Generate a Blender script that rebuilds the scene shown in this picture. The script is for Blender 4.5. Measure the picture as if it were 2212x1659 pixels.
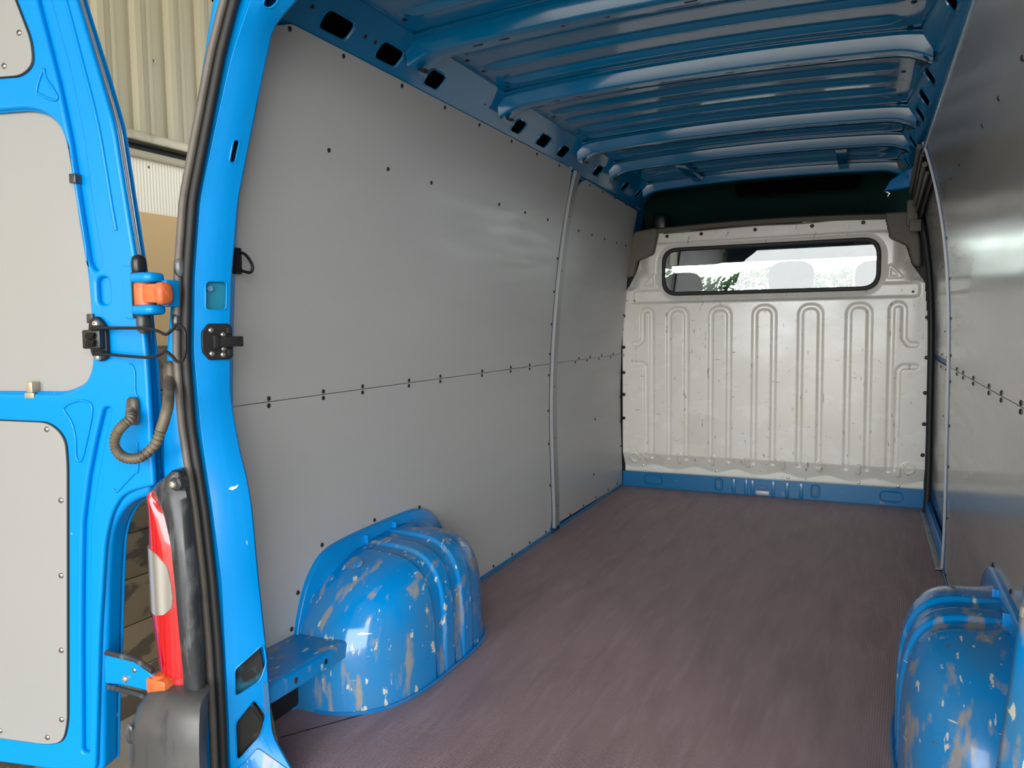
import bpy, bmesh, math, random
import numpy as np
from mathutils import Vector, Matrix
R = random.Random(7)
C = bpy.context.scene.collection
for o in list(bpy.data.objects):
    bpy.data.objects.remove(o)
SC = bpy.context.scene

# ------------------------------------------------------------------ camera, sky, exposure
cd = bpy.data.cameras.new('camera'); cam = bpy.data.objects.new('camera', cd); C.objects.link(cam)
yaw, pitch, roll = 0.4318, -0.0757, -0.0132
cy, sy, cp, sp = math.cos(yaw), math.sin(yaw), math.cos(pitch), math.sin(pitch)
fw = Vector((-sy*cp, cy*cp, sp)); rt0 = Vector((cy, sy, 0)); up0 = rt0.cross(fw)
rt = rt0*math.cos(roll) + up0*math.sin(roll); up = up0*math.cos(roll) - rt0*math.sin(roll)
M = Matrix((rt, up, -fw)).transposed().to_4x4(); M.translation = Vector((0.4815, 0, 0.995))
cam.matrix_world = M
cd.sensor_fit = 'HORIZONTAL'; cd.sensor_width = 36.0; cd.lens = 36.0*1661.0/2212.0
cd.clip_start = 0.02; cd.clip_end = 500
SC.camera = cam

w = bpy.data.worlds.new('sky'); SC.world = w; w.use_nodes = True
nt = w.node_tree; bg = nt.nodes['Background']
bg.inputs[0].default_value = (0.95, 0.98, 1.0, 1); bg.inputs[1].default_value = 11.0

def portal(name, loc, rot, sx, sz):
    d = bpy.data.lights.new(name, 'AREA'); d.shape = 'RECTANGLE'; d.size = sx; d.size_y = sz
    d.cycles.is_portal = True
    o = bpy.data.objects.new(name, d); C.objects.link(o); o.location = loc; o.rotation_euler = rot
    return o
SC.view_settings.view_transform = 'Standard'; SC.view_settings.look = 'None'
SC.view_settings.exposure = 0.0; SC.view_settings.gamma = 1.0; SC.view_settings.use_curve_mapping = False
SC.cycles.max_bounces = 10; SC.cycles.diffuse_bounces = 6; SC.cycles.glossy_bounces = 5
SC.cycles.transparent_max_bounces = 8; SC.cycles.sample_clamp_indirect = 12.0
SC.cycles.caustics_reflective = False; SC.cycles.caustics_refractive = False

# ------------------------------------------------------------------ materials
MATS = {}
def mat(name, base, rough=0.5, metal=0.0, coat=0.0, spec=0.5, layers=(), bumps=(), rvar=None):
    """layers: (colour, coord scale xyz, noise scale, lo, hi, strength[, detail]); bumps: (scale xyz, noise scale, strength, distance)"""
    m = bpy.data.materials.new(name); m.use_nodes = True; t = m.node_tree; n = t.nodes; l = t.links
    b = n['Principled BSDF']
    b.inputs['Base Color'].default_value = (*base, 1); b.inputs['Roughness'].default_value = rough
    b.inputs['Metallic'].default_value = metal; b.inputs['Coat Weight'].default_value = coat
    b.inputs['Coat Roughness'].default_value = 0.06; b.inputs['Specular IOR Level'].default_value = spec
    tc = n.new('ShaderNodeTexCoord')
    def noise(sc, ns, detail=5, off=0.0):
        mp = n.new('ShaderNodeMapping'); mp.inputs['Scale'].default_value = sc
        mp.inputs['Location'].default_value = (off, off*1.7, off*0.6)
        l.new(tc.outputs['Object'], mp.inputs['Vector'])
        x = n.new('ShaderNodeTexNoise'); x.inputs['Scale'].default_value = ns; x.inputs['Detail'].default_value = detail
        l.new(mp.outputs[0], x.inputs['Vector']); return x.outputs['Fac']
    def ramp(src, lo, hi, mx):
        r = n.new('ShaderNodeMapRange'); r.inputs['From Min'].default_value = lo; r.inputs['From Max'].default_value = hi
        r.inputs['To Min'].default_value = 0; r.inputs['To Max'].default_value = mx
        l.new(src, r.inputs['Value']); return r.outputs[0]
    cur = None
    for k, L in enumerate(layers):
        col, sc, ns, lo, hi, st = L[:6]; det = L[6] if len(L) > 6 else 5
        f = ramp(noise(sc, ns, det, 3.1*k), lo, hi, st)
        mx = n.new('ShaderNodeMix'); mx.data_type = 'RGBA'
        l.new(f, mx.inputs[0])
        if cur is None: mx.inputs[6].default_value = (*base, 1)
        else: l.new(cur, mx.inputs[6])
        mx.inputs[7].default_value = (*col, 1); cur = mx.outputs[2]
    if cur is not None: l.new(cur, b.inputs['Base Color'])
    if rvar:
        sc, ns, lo, hi = rvar
        r = n.new('ShaderNodeMapRange'); r.inputs['From Min'].default_value = 0.3; r.inputs['From Max'].default_value = 0.7
        r.inputs['To Min'].default_value = lo; r.inputs['To Max'].default_value = hi
        l.new(noise(sc, ns, 4, 9.0), r.inputs['Value']); l.new(r.outputs[0], b.inputs['Roughness'])
    prev = None
    for sc, ns, st, dist in bumps:
        bp = n.new('ShaderNodeBump'); bp.inputs['Strength'].default_value = st; bp.inputs['Distance'].default_value = dist
        l.new(noise(sc, ns, 3, 5.0), bp.inputs['Height'])
        if prev: l.new(prev, bp.inputs['Normal'])
        prev = bp.outputs[0]
    if prev: l.new(prev, b.inputs['Normal'])
    MATS[name] = m
    return m

BLUE = (0.0, 0.225, 0.60)
blue = mat('blue_paint', BLUE, 0.24, coat=0.0, spec=0.28, layers=[((0.0, 0.195, 0.53), (1, 1, 1), 1.5, 0.45, 0.7, 0.4),
            ((0.45, 0.45, 0.42), (1, 1, 0.5), 26, 0.73, 0.76, 0.8, 8)])
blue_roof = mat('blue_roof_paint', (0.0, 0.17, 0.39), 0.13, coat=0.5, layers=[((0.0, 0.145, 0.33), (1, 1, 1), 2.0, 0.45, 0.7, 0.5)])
blue_worn = mat('blue_worn_paint', (0.0, 0.20, 0.54), 0.2, coat=0.25, spec=0.4, layers=[((0.05, 0.18, 0.32), (1, 1, 0.7), 4, 0.47, 0.66, 0.75, 8),
            ((0.32, 0.27, 0.18), (2.2, 1, 0.5), 15, 0.565, 0.66, 0.75, 12), ((0.60, 0.55, 0.42), (2.2, 1, 0.7), 27, 0.645, 0.665, 0.85, 9),
            ((0.62, 0.60, 0.50), (0.6, 0.9, 6), 13, 0.70, 0.715, 0.8, 10), ((0.10, 0.07, 0.04), (1, 1, 1), 31, 0.69, 0.74, 0.7, 6)], rvar=((1, 1, 1), 6, 0.10, 0.40))
blue_dirty = mat('blue_dirty_paint', (0.004, 0.15, 0.42), 0.4, layers=[((0.10, 0.17, 0.20), (1, 1, 1), 6, 0.45, 0.7, 0.6, 8),
            ((0.32, 0.27, 0.17), (1, 1, 1), 15, 0.62, 0.72, 0.7, 8)])
kick_blue = mat('kick_blue_paint', (0.002, 0.14, 0.33), 0.3, coat=0.3, layers=[((0.3, 0.27, 0.2), (1, 1, 1), 20, 0.66, 0.72, 0.6, 8)])
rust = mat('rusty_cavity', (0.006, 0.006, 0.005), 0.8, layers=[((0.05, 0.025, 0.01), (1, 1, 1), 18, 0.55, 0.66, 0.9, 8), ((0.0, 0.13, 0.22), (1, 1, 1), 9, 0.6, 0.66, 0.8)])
grey = mat('grey_laminate', (0.40, 0.40, 0.392), 0.36, spec=0.5, layers=[((0.44, 0.438, 0.43), (1, 0.25, 1), 3, 0.5, 0.75, 0.5),
            ((0.52, 0.51, 0.50), (6, 0.6, 1.4), 9, 0.755, 0.80, 0.35, 9)], bumps=[((1, 1, 1), 900, 0.05, 0.0006)], rvar=((1, 0.4, 4), 6, 0.30, 0.44))
brushed = mat('brushed_laminate', (0.35, 0.345, 0.325), 0.18, spec=0.6, layers=[((0.41, 0.405, 0.39), (1, 0.5, 3), 4, 0.5, 0.75, 0.4)], bumps=[((1, 0.5, 8), 90, 0.012, 0.001)], rvar=((1, 0.4, 3), 3, 0.13, 0.22))
door_grey = mat('grey_laminate_dimmed', (0.27, 0.268, 0.258), 0.42, layers=[((0.29, 0.288, 0.278), (1, 1, 1), 1.5, 0.4, 0.7, 0.5)])  # same laminate as the walls, darkened against the stronger light on the door
alu = mat('aluminium', (0.36, 0.36, 0.355), 0.5, metal=0.6)
white = mat('white_enamel', (0.80, 0.77, 0.69), 0.32, coat=0.25, layers=[((0.74, 0.70, 0.57), (1, 1, 1), 3.0, 0.5, 0.68, 0.5, 6),
            ((0.87, 0.85, 0.78), (1.2, 1, 2.0), 5.5, 0.56, 0.60, 0.5, 7),
            ((0.30, 0.20, 0.13), (5, 1, 1.4), 13, 0.675, 0.70, 0.75, 10), ((0.16, 0.14, 0.12), (1.3, 1, 6), 16, 0.69, 0.71, 0.8, 10)],
            rvar=((1, 1, 1), 4, 0.18, 0.42))
black = mat('black_plastic', (0.012, 0.012, 0.012), 0.35)
blackm = mat('black_metal', (0.014, 0.014, 0.015), 0.4, spec=0.25)
rubber = mat('black_rubber', (0.011, 0.011, 0.011), 0.6)
taupe = mat('taupe_rubber', (0.11, 0.095, 0.08), 0.5, layers=[((0.06, 0.05, 0.045), (1, 1, 1), 20, 0.5, 0.7, 0.5)])
greypl = mat('grey_brown_plastic', (0.13, 0.115, 0.09), 0.6, bumps=[((1, 1, 1), 300, 0.1, 0.001)])
dkgreen = mat('dark_headliner', (0.012, 0.048, 0.044), 0.85, spec=0.2)
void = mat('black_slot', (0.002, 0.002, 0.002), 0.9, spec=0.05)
housing = mat('dark_grey_housing', (0.03, 0.032, 0.035), 0.3, layers=[((0.11, 0.115, 0.12), (3, 1, 0.6), 16, 0.52, 0.64, 0.8, 7)], rvar=((1, 1, 0.5), 14, 0.12, 0.5))
bump_m = mat('grey_bumper_plastic', (0.06, 0.06, 0.06), 0.42, layers=[((0.16, 0.15, 0.14), (1, 1, 1), 6, 0.5, 0.75, 0.6), ((0.03, 0.03, 0.03), (2, 1, 0.5), 15, 0.6, 0.66, 0.6)])
orange = mat('orange_primer', (0.62, 0.13, 0.035), 0.45, layers=[((0.42, 0.09, 0.03), (1, 1, 1), 60, 0.45, 0.65, 0.8)], bumps=[((1, 1, 1), 140, 0.5, 0.003)])
hosem = mat('dusty_hose', (0.13, 0.105, 0.07), 0.5, layers=[((0.05, 0.042, 0.035), (1, 1, 1), 18, 0.45, 0.62, 0.9)])
bolt_m = mat('zinc_bolt', (0.62, 0.58, 0.48), 0.3, metal=0.8)
screw_m = mat('dark_screw', (0.03, 0.026, 0.022), 0.35, metal=0.4)
rivet_m = mat('steel_rivet', (0.28, 0.26, 0.24), 0.3, metal=0.8)
seat_m = mat('seat_fabric', (0.035, 0.034, 0.033), 0.85, bumps=[((1, 1, 1), 200, 0.3, 0.002)])
cabgrey = mat('cab_grey_lining', (0.045, 0.044, 0.042), 0.85, spec=0.2)
paper = mat('cream_sticker', (0.72, 0.68, 0.50), 0.7)
concrete = mat('yard_concrete', (0.30, 0.26, 0.21), 0.8, layers=[((0.14, 0.12, 0.09), (1, 1, 1), 2.5, 0.45, 0.65, 0.6, 8), ((0.36, 0.31, 0.24), (1, 3, 1), 9, 0.66, 0.7, 0.7, 8)])
cream = mat('cream_steel', (0.47, 0.415, 0.27), 0.35, coat=0.2)
galv = mat('galvanised_trim', (0.42, 0.38, 0.28), 0.4, metal=0.5, layers=[((0.2, 0.18, 0.13), (1, 1, 1), 12, 0.5, 0.7, 0.6)])
beige = mat('beige_board', (0.86, 0.57, 0.25), 0.7, layers=[((0.78, 0.51, 0.22), (1, 1, 1), 2, 0.4, 0.7, 0.5)])
forms = mat('stained_board', (0.20, 0.145, 0.08), 0.65, layers=[((0.06, 0.045, 0.028), (1, 1.6, 3), 3.6, 0.47, 0.53, 0.9, 10), ((0.16, 0.11, 0.06), (1, 3, 9), 4, 0.60, 0.68, 0.6, 10)])
blocker_m = mat('light_blocker_paint', (0.35, 0.32, 0.26), 0.7)  # for the unseen wall, roof and header added to shape the daylight
foliage = mat('hedge_leaf', (0.010, 0.022, 0.007), 0.7, spec=0.1, layers=[((0.03, 0.05, 0.02), (1, 1, 1), 7, 0.4, 0.6, 0.9)])
post_m = mat('pale_post', (0.55, 0.52, 0.44), 0.7)

# floor film plywood: fine wire-mesh weave on purple brown
floor_m = mat('floor_film_plywood', (0.29, 0.20, 0.208), 0.5, spec=0.35, layers=[((0.21, 0.145, 0.152), (4, 0.7, 1), 3.5, 0.45, 0.70, 0.7, 6),
            ((0.36, 0.27, 0.28), (6, 0.8, 1), 6, 0.52, 0.75, 0.6, 6), ((0.5, 0.40, 0.36), (1, 1, 1), 40, 0.775, 0.80, 0.6, 6)], bumps=[((1, 1, 1), 500, 0.25, 0.001)])
t = floor_m.node_tree; b = t.nodes['Principled BSDF']
tc = t.nodes.new('ShaderNodeTexCoord'); prevn = b.inputs['Normal'].links[0].from_socket
for k, rz in enumerate((0.0, math.pi/2)):
    mp = t.nodes.new('ShaderNodeMapping'); mp.inputs['Rotation'].default_value = (0, 0, rz + 0.05)
    wv = t.nodes.new('ShaderNodeTexWave'); wv.inputs['Scale'].default_value = 52; wv.inputs['Distortion'].default_value = 0.4
    bp = t.nodes.new('ShaderNodeBump'); bp.inputs['Strength'].default_value = 0.35; bp.inputs['Distance'].default_value = 0.0012
    t.links.new(tc.outputs['Object'], mp.inputs[0]); t.links.new(mp.outputs[0], wv.inputs[0]); t.links.new(wv.outputs['Fac'], bp.inputs['Height'])
    t.links.new(prevn, bp.inputs['Normal']); prevn = bp.outputs[0]
t.links.new(prevn, b.inputs['Normal'])

def wave_mat(name, base, dark, scale, rough, direction='Z', coat=0.8):
    m = mat(name, base, rough, coat=coat); t = m.node_tree; b = t.nodes['Principled BSDF']
    tc = t.nodes.new('ShaderNodeTexCoord'); wv = t.nodes.new('ShaderNodeTexWave'); wv.bands_direction = direction
    wv.inputs['Scale'].default_value = scale; mx = t.nodes.new('ShaderNodeMix'); mx.data_type = 'RGBA'
    mx.inputs[6].default_value = (*base, 1); mx.inputs[7].default_value = (*dark, 1)
    t.links.new(tc.outputs['Object'], wv.inputs[0]); t.links.new(wv.outputs['Fac'], mx.inputs[0]); t.links.new(mx.outputs[2], b.inputs['Base Color'])
    return m
red = wave_mat('red_lens', (0.62, 0.008, 0.012), (0.36, 0.004, 0.006), 28, 0.12, 'X')
clear = wave_mat('clear_lens', (0.36, 0.34, 0.30), (0.20, 0.185, 0.16), 9, 0.08, 'X', 0.5)

def glass_mat(name, tint, ior=1.5, dirt=0.0, dirtcol=(0.6, 0.58, 0.55)):
    m = bpy.data.materials.new(name); m.use_nodes = True; t = m.node_tree; n = t.nodes; n.clear()
    o = n.new('ShaderNodeOutputMaterial'); tr = n.new('ShaderNodeBsdfTransparent'); tr.inputs[0].default_value = (*tint, 1)
    gl = n.new('ShaderNodeBsdfGlossy'); gl.inputs['Roughness'].default_value = 0.0
    fr = n.new('ShaderNodeFresnel'); fr.inputs[0].default_value = ior
    mx = n.new('ShaderNodeMixShader'); t.links.new(fr.outputs[0], mx.inputs[0]); t.links.new(tr.outputs[0], mx.inputs[1]); t.links.new(gl.outputs[0], mx.inputs[2])
    out = mx.outputs[0]
    if dirt:
        df = n.new('ShaderNodeBsdfDiffuse'); df.inputs[0].default_value = (*dirtcol, 1)
        tc = n.new('ShaderNodeTexCoord'); mp = n.new('ShaderNodeMapping'); mp.inputs['Scale'].default_value = (8, 1, 40)
        nz = n.new('ShaderNodeTexNoise'); nz.inputs['Scale'].default_value = 4; nz.inputs['Detail'].default_value = 8
        mr = n.new('ShaderNodeMapRange'); mr.inputs['From Min'].default_value = 0.4; mr.inputs['From Max'].default_value = 0.75
        mr.inputs['To Min'].default_value = dirt*0.3; mr.inputs['To Max'].default_value = dirt
        t.links.new(tc.outputs['Object'], mp.inputs[0]); t.links.new(mp.outputs[0], nz.inputs['Vector']); t.links.new(nz.outputs['Fac'], mr.inputs['Value'])
        m2 = n.new('ShaderNodeMixShader'); t.links.new(mr.outputs[0], m2.inputs[0]); t.links.new(out, m2.inputs[1]); t.links.new(df.outputs[0], m2.inputs[2]); out = m2.outputs[0]
    t.links.new(out, o.inputs[0]); return m
glass = glass_mat('bulkhead_glass', (0.88, 0.9, 0.88), 1.6, 0.012)
screen_glass = glass_mat('windscreen_glass', (0.85, 0.9, 0.86), 1.45)
# twin-wall polycarbonate: daylight from outside shines through it
poly = bpy.data.materials.new('polycarbonate'); poly.use_nodes = True
t = poly.node_tree; n = t.nodes; b = n['Principled BSDF']; b.inputs['Roughness'].default_value = 0.3
tl = n.new('ShaderNodeBsdfTranslucent'); mx = n.new('ShaderNodeMixShader'); mx.inputs[0].default_value = 0.5
tc = n.new('ShaderNodeTexCoord'); wv = n.new('ShaderNodeTexWave'); wv.bands_direction = 'Y'; wv.inputs['Scale'].default_value = 20
cr = n.new('ShaderNodeMix'); cr.data_type = 'RGBA'; cr.inputs[6].default_value = (0.42, 0.405, 0.36, 1); cr.inputs[7].default_value = (0.60, 0.58, 0.53, 1)
t.links.new(tc.outputs['Object'], wv.inputs[0]); t.links.new(wv.outputs['Fac'], cr.inputs[0])
t.links.new(cr.outputs[2], tl.inputs[0]); t.links.new(cr.outputs[2], b.inputs['Base Color'])
t.links.new(b.outputs[0], mx.inputs[1]); t.links.new(tl.outputs[0], mx.inputs[2])
t.links.new(mx.outputs[0], n['Material Output'].inputs[0])

# ------------------------------------------------------------------ mesh helpers
def finish(me, ang=35):
    me.shade_smooth(); me.set_sharp_from_angle(angle=math.radians(ang)); return me
def from_bm(bm, name='m', recalc=True, ang=35):
    if recalc: bmesh.ops.recalc_face_normals(bm, faces=bm.faces)
    me = bpy.data.meshes.new(name); bm.to_mesh(me); bm.free(); return finish(me, ang)
def from_py(v, f, name='m', recalc=True, ang=35):
    me = bpy.data.meshes.new(name); me.from_pydata([tuple(map(float, p)) for p in v], [], f); bm = bmesh.new(); bm.from_mesh(me)
    bpy.data.meshes.remove(me); return from_bm(bm, name, recalc, ang)
def wm(o):
    m = o.matrix_basis.copy()
    if o.parent: m = wm(o.parent) @ o.matrix_parent_inverse @ m
    return m
def link(name, me, m=None, parent=None, local=False):
    o = bpy.data.objects.new(name, me); C.objects.link(o)
    if m is not None:
        if not me.materials: me.materials.append(m)
    if parent is not None:
        o.parent = parent
        if not local: o.matrix_parent_inverse = wm(parent).inverted()
    return o
def tag(o, label, cat, group=None):
    o['label'] = label; o['category'] = cat
    if group: o['group'] = group
    return o
def thing(name, label, cat, loc, rz=0, group=None):
    o = bpy.data.objects.new(name, None); C.objects.link(o); o.location = loc; o.rotation_euler = (0, 0, rz); o.empty_display_size = 0.1
    return tag(o, label, cat, group)
def struct(name, me=None, m=None, loc=(0, 0, 0)):
    if me is None:
        o = bpy.data.objects.new(name, None); C.objects.link(o); o.location = loc
    else: o = link(name, me, m)
    o['kind'] = 'structure'; return o
def box_bm(bm, x0, x1, y0, y1, z0, z1, bev=0.0):
    r = bmesh.ops.create_cube(bm, size=1.0); vs = r['verts']
    for v in vs: v.co = Vector(((x0+x1)/2 + v.co.x*(x1-x0), (y0+y1)/2 + v.co.y*(y1-y0), (z0+z1)/2 + v.co.z*(z1-z0)))
    if bev > 0:
        es = list({e for v in vs for e in v.link_edges})
        bmesh.ops.bevel(bm, geom=es, offset=bev, segments=2, affect='EDGES', profile=0.6)
def box(x0, x1, y0, y1, z0, z1, bev=0.0):
    bm = bmesh.new(); box_bm(bm, min(x0, x1), max(x0, x1), min(y0, y1), max(y0, y1), min(z0, z1), max(z0, z1), bev); return from_bm(bm)
def smooth_path(pts, n=8, closed=False):
    P = [Vector(p) for p in pts]; out = []; m = len(P)
    for i in range(m if closed else m-1):
        if closed: a, b_, c, d = P[(i-1) % m], P[i], P[(i+1) % m], P[(i+2) % m]
        else: a, b_, c, d = P[max(i-1, 0)], P[i], P[i+1], P[min(i+2, m-1)]
        for k in range(n):
            s = k/n
            out.append(0.5*((2*b_) + (c-a)*s + (2*a-5*b_+4*c-d)*s*s + (3*b_-a-3*c+d)*s**3))
    if not closed: out.append(P[-1])
    return out
def tube_bm(bm, path, r, sides=10, closed=False):
    P = [Vector(p) for p in path]; m = len(P); rings = []; nrm = None
    for i in range(m):
        if closed: tg = (P[(i+1) % m]-P[i-1]).normalized()
        else: tg = (P[min(i+1, m-1)]-P[max(i-1, 0)]).normalized()
        if nrm is None:
            nrm = tg.orthogonal().normalized()
        nrm = (nrm - tg*nrm.dot(tg)).normalized(); bn = tg.cross(nrm)
        rr = r(i/(m-1)) if callable(r) else r
        rings.append([bm.verts.new(P[i] + rr*(math.cos(a)*nrm + math.sin(a)*bn)) for a in [2*math.pi*k/sides for k in range(sides)]])
    for i in range(m if closed else m-1):
        A, B = rings[i], rings[(i+1) % m]
        for k in range(sides): bm.faces.new((A[k], A[(k+1) % sides], B[(k+1) % sides], B[k]))
    if not closed:
        bm.faces.new(rings[0][::-1]); bm.faces.new(rings[-1])
def tube(path, r, sides=10, closed=False):
    bm = bmesh.new(); tube_bm(bm, path, r, sides, closed); return from_bm(bm, ang=50)
def cyl(p0, p1, r0, r1=None, sides=16, bev=0.0):
    p0 = Vector(p0); p1 = Vector(p1); r1 = r0 if r1 is None else r1; d = (p1-p0); L = d.length; d.normalize(); path = [(0, r0)]
    if bev: path = [(0, r0), (L-bev, r1), (L, r1-bev)]
    else: path = [(0, r0), (L, r1)]
    a = d.orthogonal().normalized(); c = d.cross(a); bm = bmesh.new(); rings = []
    for h, r in path: rings.append([bm.verts.new(p0 + d*h + r*(math.cos(q)*a + math.sin(q)*c)) for q in [2*math.pi*k/sides for k in range(sides)]])
    for A, B in zip(rings, rings[1:]):
        for k in range(sides): bm.faces.new((A[k], A[(k+1) % sides], B[(k+1) % sides], B[k]))
    bm.faces.new(rings[0][::-1]); bm.faces.new(rings[-1]); return from_bm(bm)
def loft(rows, closed_section=True, caps=True, ang=35):
    """rows of equal length point lists"""
    v = [p for r in rows for p in r]; n = len(rows[0]); f = []
    for i in range(len(rows)-1):
        for k in range(n if closed_section else n-1):
            k2 = (k+1) % n; f.append((i*n+k, i*n+k2, (i+1)*n+k2, (i+1)*n+k))
    if caps and closed_section: f.append(tuple(range(n-1, -1, -1))); f.append(tuple((len(rows)-1)*n+k for k in range(n)))
    return from_py(v, f, ang=ang)
def rnd(pts, r, n=6):
    """round the corners of a closed polygon; r one radius or one per corner"""
    out = []; m = len(pts)
    for i in range(m):
        p = Vector(pts[i]); a = Vector(pts[i-1]); c = Vector(pts[(i+1) % m]); rr = r[i] if isinstance(r, (list, tuple)) else r
        da = (a-p); dc = (c-p); q = min(rr, da.length*0.49, dc.length*0.49)
        if q < 1e-5: out.append(tuple(p)); continue
        p0 = p + da.normalized()*q; p1 = p + dc.normalized()*q
        for k in range(n+1):
            s = k/n; out.append(tuple((1-s)**2*p0 + 2*s*(1-s)*p + s*s*p1))
    return out
def capsule(cx, cz, hw, hh, r=None, n=6):
    return rnd([(cx-hw, cz-hh), (cx+hw, cz-hh), (cx+hw, cz+hh), (cx-hw, cz+hh)], min(hw, hh)*0.98 if r is None else r, n)
def plate(outer, holes=(), th=0.004, bev=0.001, mapf=None, cu=None, cv=None, ang=35, seg=2):
    """flat plate in (u,v), thickness centred on w=0, rounded edges; optionally cut into strips and mapped by mapf(u,v,w)"""
    c = bpy.data.curves.new('tmp', 'CURVE'); c.dimensions = '2D'; c.fill_mode = 'BOTH'
    bev = min(bev, th/2*0.99); c.extrude = th/2-bev; c.bevel_depth = bev; c.bevel_resolution = seg; c.offset = -bev
    for pts in [outer]+list(holes):
        s = c.splines.new('POLY'); s.points.add(len(pts)-1); s.use_cyclic_u = True
        for i, p in enumerate(pts): s.points[i].co = (p[0], p[1], 0, 1)
    o = bpy.data.objects.new('tmp', c); C.objects.link(o); dg = bpy.context.evaluated_depsgraph_get()
    me = bpy.data.meshes.new_from_object(o.evaluated_get(dg)); bpy.data.objects.remove(o); bpy.data.curves.remove(c)
    me.materials.clear()
    bm = bmesh.new(); bm.from_mesh(me); bpy.data.meshes.remove(me)
    bmesh.ops.remove_doubles(bm, verts=bm.verts, dist=1e-5)
    for ax, vals in ((0, cu), (1, cv)):
        for x in (vals if vals is not None else ()):
            co = Vector((0, 0, 0)); no = Vector((0, 0, 0)); co[ax] = x; no[ax] = 1
            bmesh.ops.bisect_plane(bm, geom=bm.verts[:]+bm.edges[:]+bm.faces[:], plane_co=co, plane_no=no)
    if mapf:
        for v in bm.verts: v.co = Vector(mapf(v.co.x, v.co.y, v.co.z))
    me = from_bm(bm, ang=180); nv = len(me.vertices)
    fn = np.empty(len(me.polygons)*3); me.polygons.foreach_get('normal', fn); fn = fn.reshape(-1, 3)
    fa = np.empty(len(me.polygons)); me.polygons.foreach_get('area', fa)
    li = np.empty(len(me.loops), int); me.loops.foreach_get('vertex_index', li)
    lt = np.empty(len(me.polygons), int); me.polygons.foreach_get('loop_total', lt)
    acc = np.zeros((nv, 3)); np.add.at(acc, li, np.repeat(fn*fa[:, None], lt, axis=0))        # area-weighted normals keep broad faces flat
    acc /= np.maximum(np.linalg.norm(acc, axis=1, keepdims=True), 1e-12)
    me.normals_split_custom_set_from_vertices(acc.tolist())
    return me
def boolean(me, cutters):
    o = bpy.data.objects.new('tmp', me); C.objects.link(o); cs = []
    for c in cutters:
        k = bpy.data.objects.new('tmpc', c); C.objects.link(k); cs.append(k)
        md = o.modifiers.new('b', 'BOOLEAN'); md.operation = 'DIFFERENCE'; md.object = k; md.solver = 'EXACT'
    dg = bpy.context.evaluated_depsgraph_get(); dg.update()
    r = bpy.data.meshes.new_from_object(o.evaluated_get(dg))
    for k in cs: bpy.data.objects.remove(k)
    bpy.data.objects.remove(o); r.materials.clear(); return finish(r)
def superell(cx, cy_, cz, a, b_, c, e1=0.5, e2=0.5, nu=20, nv=12):
    sg = lambda x, e: math.copysign(abs(x)**e, x); rows = []
    for i in range(nv+1):
        ph = -math.pi/2 + math.pi*i/nv; q = sg(math.cos(ph), e1); s = sg(math.sin(ph), e1)
        rows.append([(cx+a*q*sg(math.cos(2*math.pi*k/nu), e2), cy_+b_*q*sg(math.sin(2*math.pi*k/nu), e2), cz+c*s) for k in range(nu)])
    bm = bmesh.new()
    me = loft(rows, ang=60); bm.from_mesh(me); bmesh.ops.remove_doubles(bm, verts=bm.verts, dist=1e-5); bpy.data.meshes.remove(me)
    return from_bm(bm, ang=60)
def xz(Y): return lambda u, v, w_: (u, Y-w_, v)          # plates facing the rear of the van (-Y)

# small shared pieces: screws
def screw_mesh(r, h, m):
    bm = bmesh.new(); n = 10; prof = [(r, 0), (r, h*0.4), (r*0.75, h*0.85), (r*0.38, h), (r*0.36, h*0.55)]; rings = []
    for rr, z in prof: rings.append([bm.verts.new((rr*math.cos(2*math.pi*k/n), rr*math.sin(2*math.pi*k/n), z)) for k in range(n)])
    for A, B in zip(rings, rings[1:]):
        for k in range(n): bm.faces.new((A[k], A[(k+1) % n], B[(k+1) % n], B[k]))
    bm.faces.new(rings[-1]); me = from_bm(bm, 'screw'); me.materials.append(m); return me
SCREW = screw_mesh(0.0062, 0.0035, screw_m); SCREW_BIG = screw_mesh(0.0105, 0.006, screw_m); RIVET = screw_mesh(0.0062, 0.0035, rivet_m)
BOLT = screw_mesh(0.0085, 0.007, bolt_m); SCREW_TINY = screw_mesh(0.0035, 0.002, screw_m); DOT = screw_mesh(0.008, 0.003, screw_m)
def place(me, p, nrm, parent, name='screw'):
    o = bpy.data.objects.new(name, me); C.objects.link(o)
    o.location = p; o.rotation_mode = 'QUATERNION'; o.rotation_quaternion = Vector((0, 0, 1)).rotation_difference(Vector(nrm).normalized())
    o.parent = parent; o.matrix_parent_inverse = wm(parent).inverted(); return o

# ------------------------------------------------------------------ profiles of the side walls (x as a function of height)
_zl = [0.0, 0.2, 0.45, 0.65, 0.8, 1.0, 1.216, 1.386, 1.554, 1.70, 1.80]; _xl = [-.870, -.874, -.877, -.878, -.875, -.860, -.837, -.814, -.786, -.748, -.715]
_zr = [0.0, 0.25, 0.5, 0.8, 1.07, 1.229, 1.372, 1.516, 1.678, 1.80]; _xr = [.774, .778, .779, .775, .768, .759, .741, .713, .670, .63]
_pl = np.polyfit(_zl, _xl, 5); _pr = np.polyfit(_zr, _xr, 5)
def pL(z): return float(np.polyval(_pl, min(max(z, 0), 1.8)))
def pR(z): return float(np.polyval(_pr, min(max(z, 0), 1.8)))
X0 = -0.0475
ZS = [0.05*k for k in range(0, 36)]
GZ = -0.62                                                  # the yard lies this far below the cargo floor

# ================================================================== SETTING: yard, hall wall and added light blockers
struct('ground', loft([[(-9, -30, GZ), (9, -30, GZ), (9, 40, GZ), (-9, 40, GZ)], [(-9, -30, GZ-.1), (9, -30, GZ-.1), (9, 40, GZ-.1), (-9, 40, GZ-.1)]]), concrete)
HX = -2.3; HY0, HY1, HTOP = -3.6, 9.0, 4.3
hall = struct('wall_hall_left', loc=(HX, 2, GZ))
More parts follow.
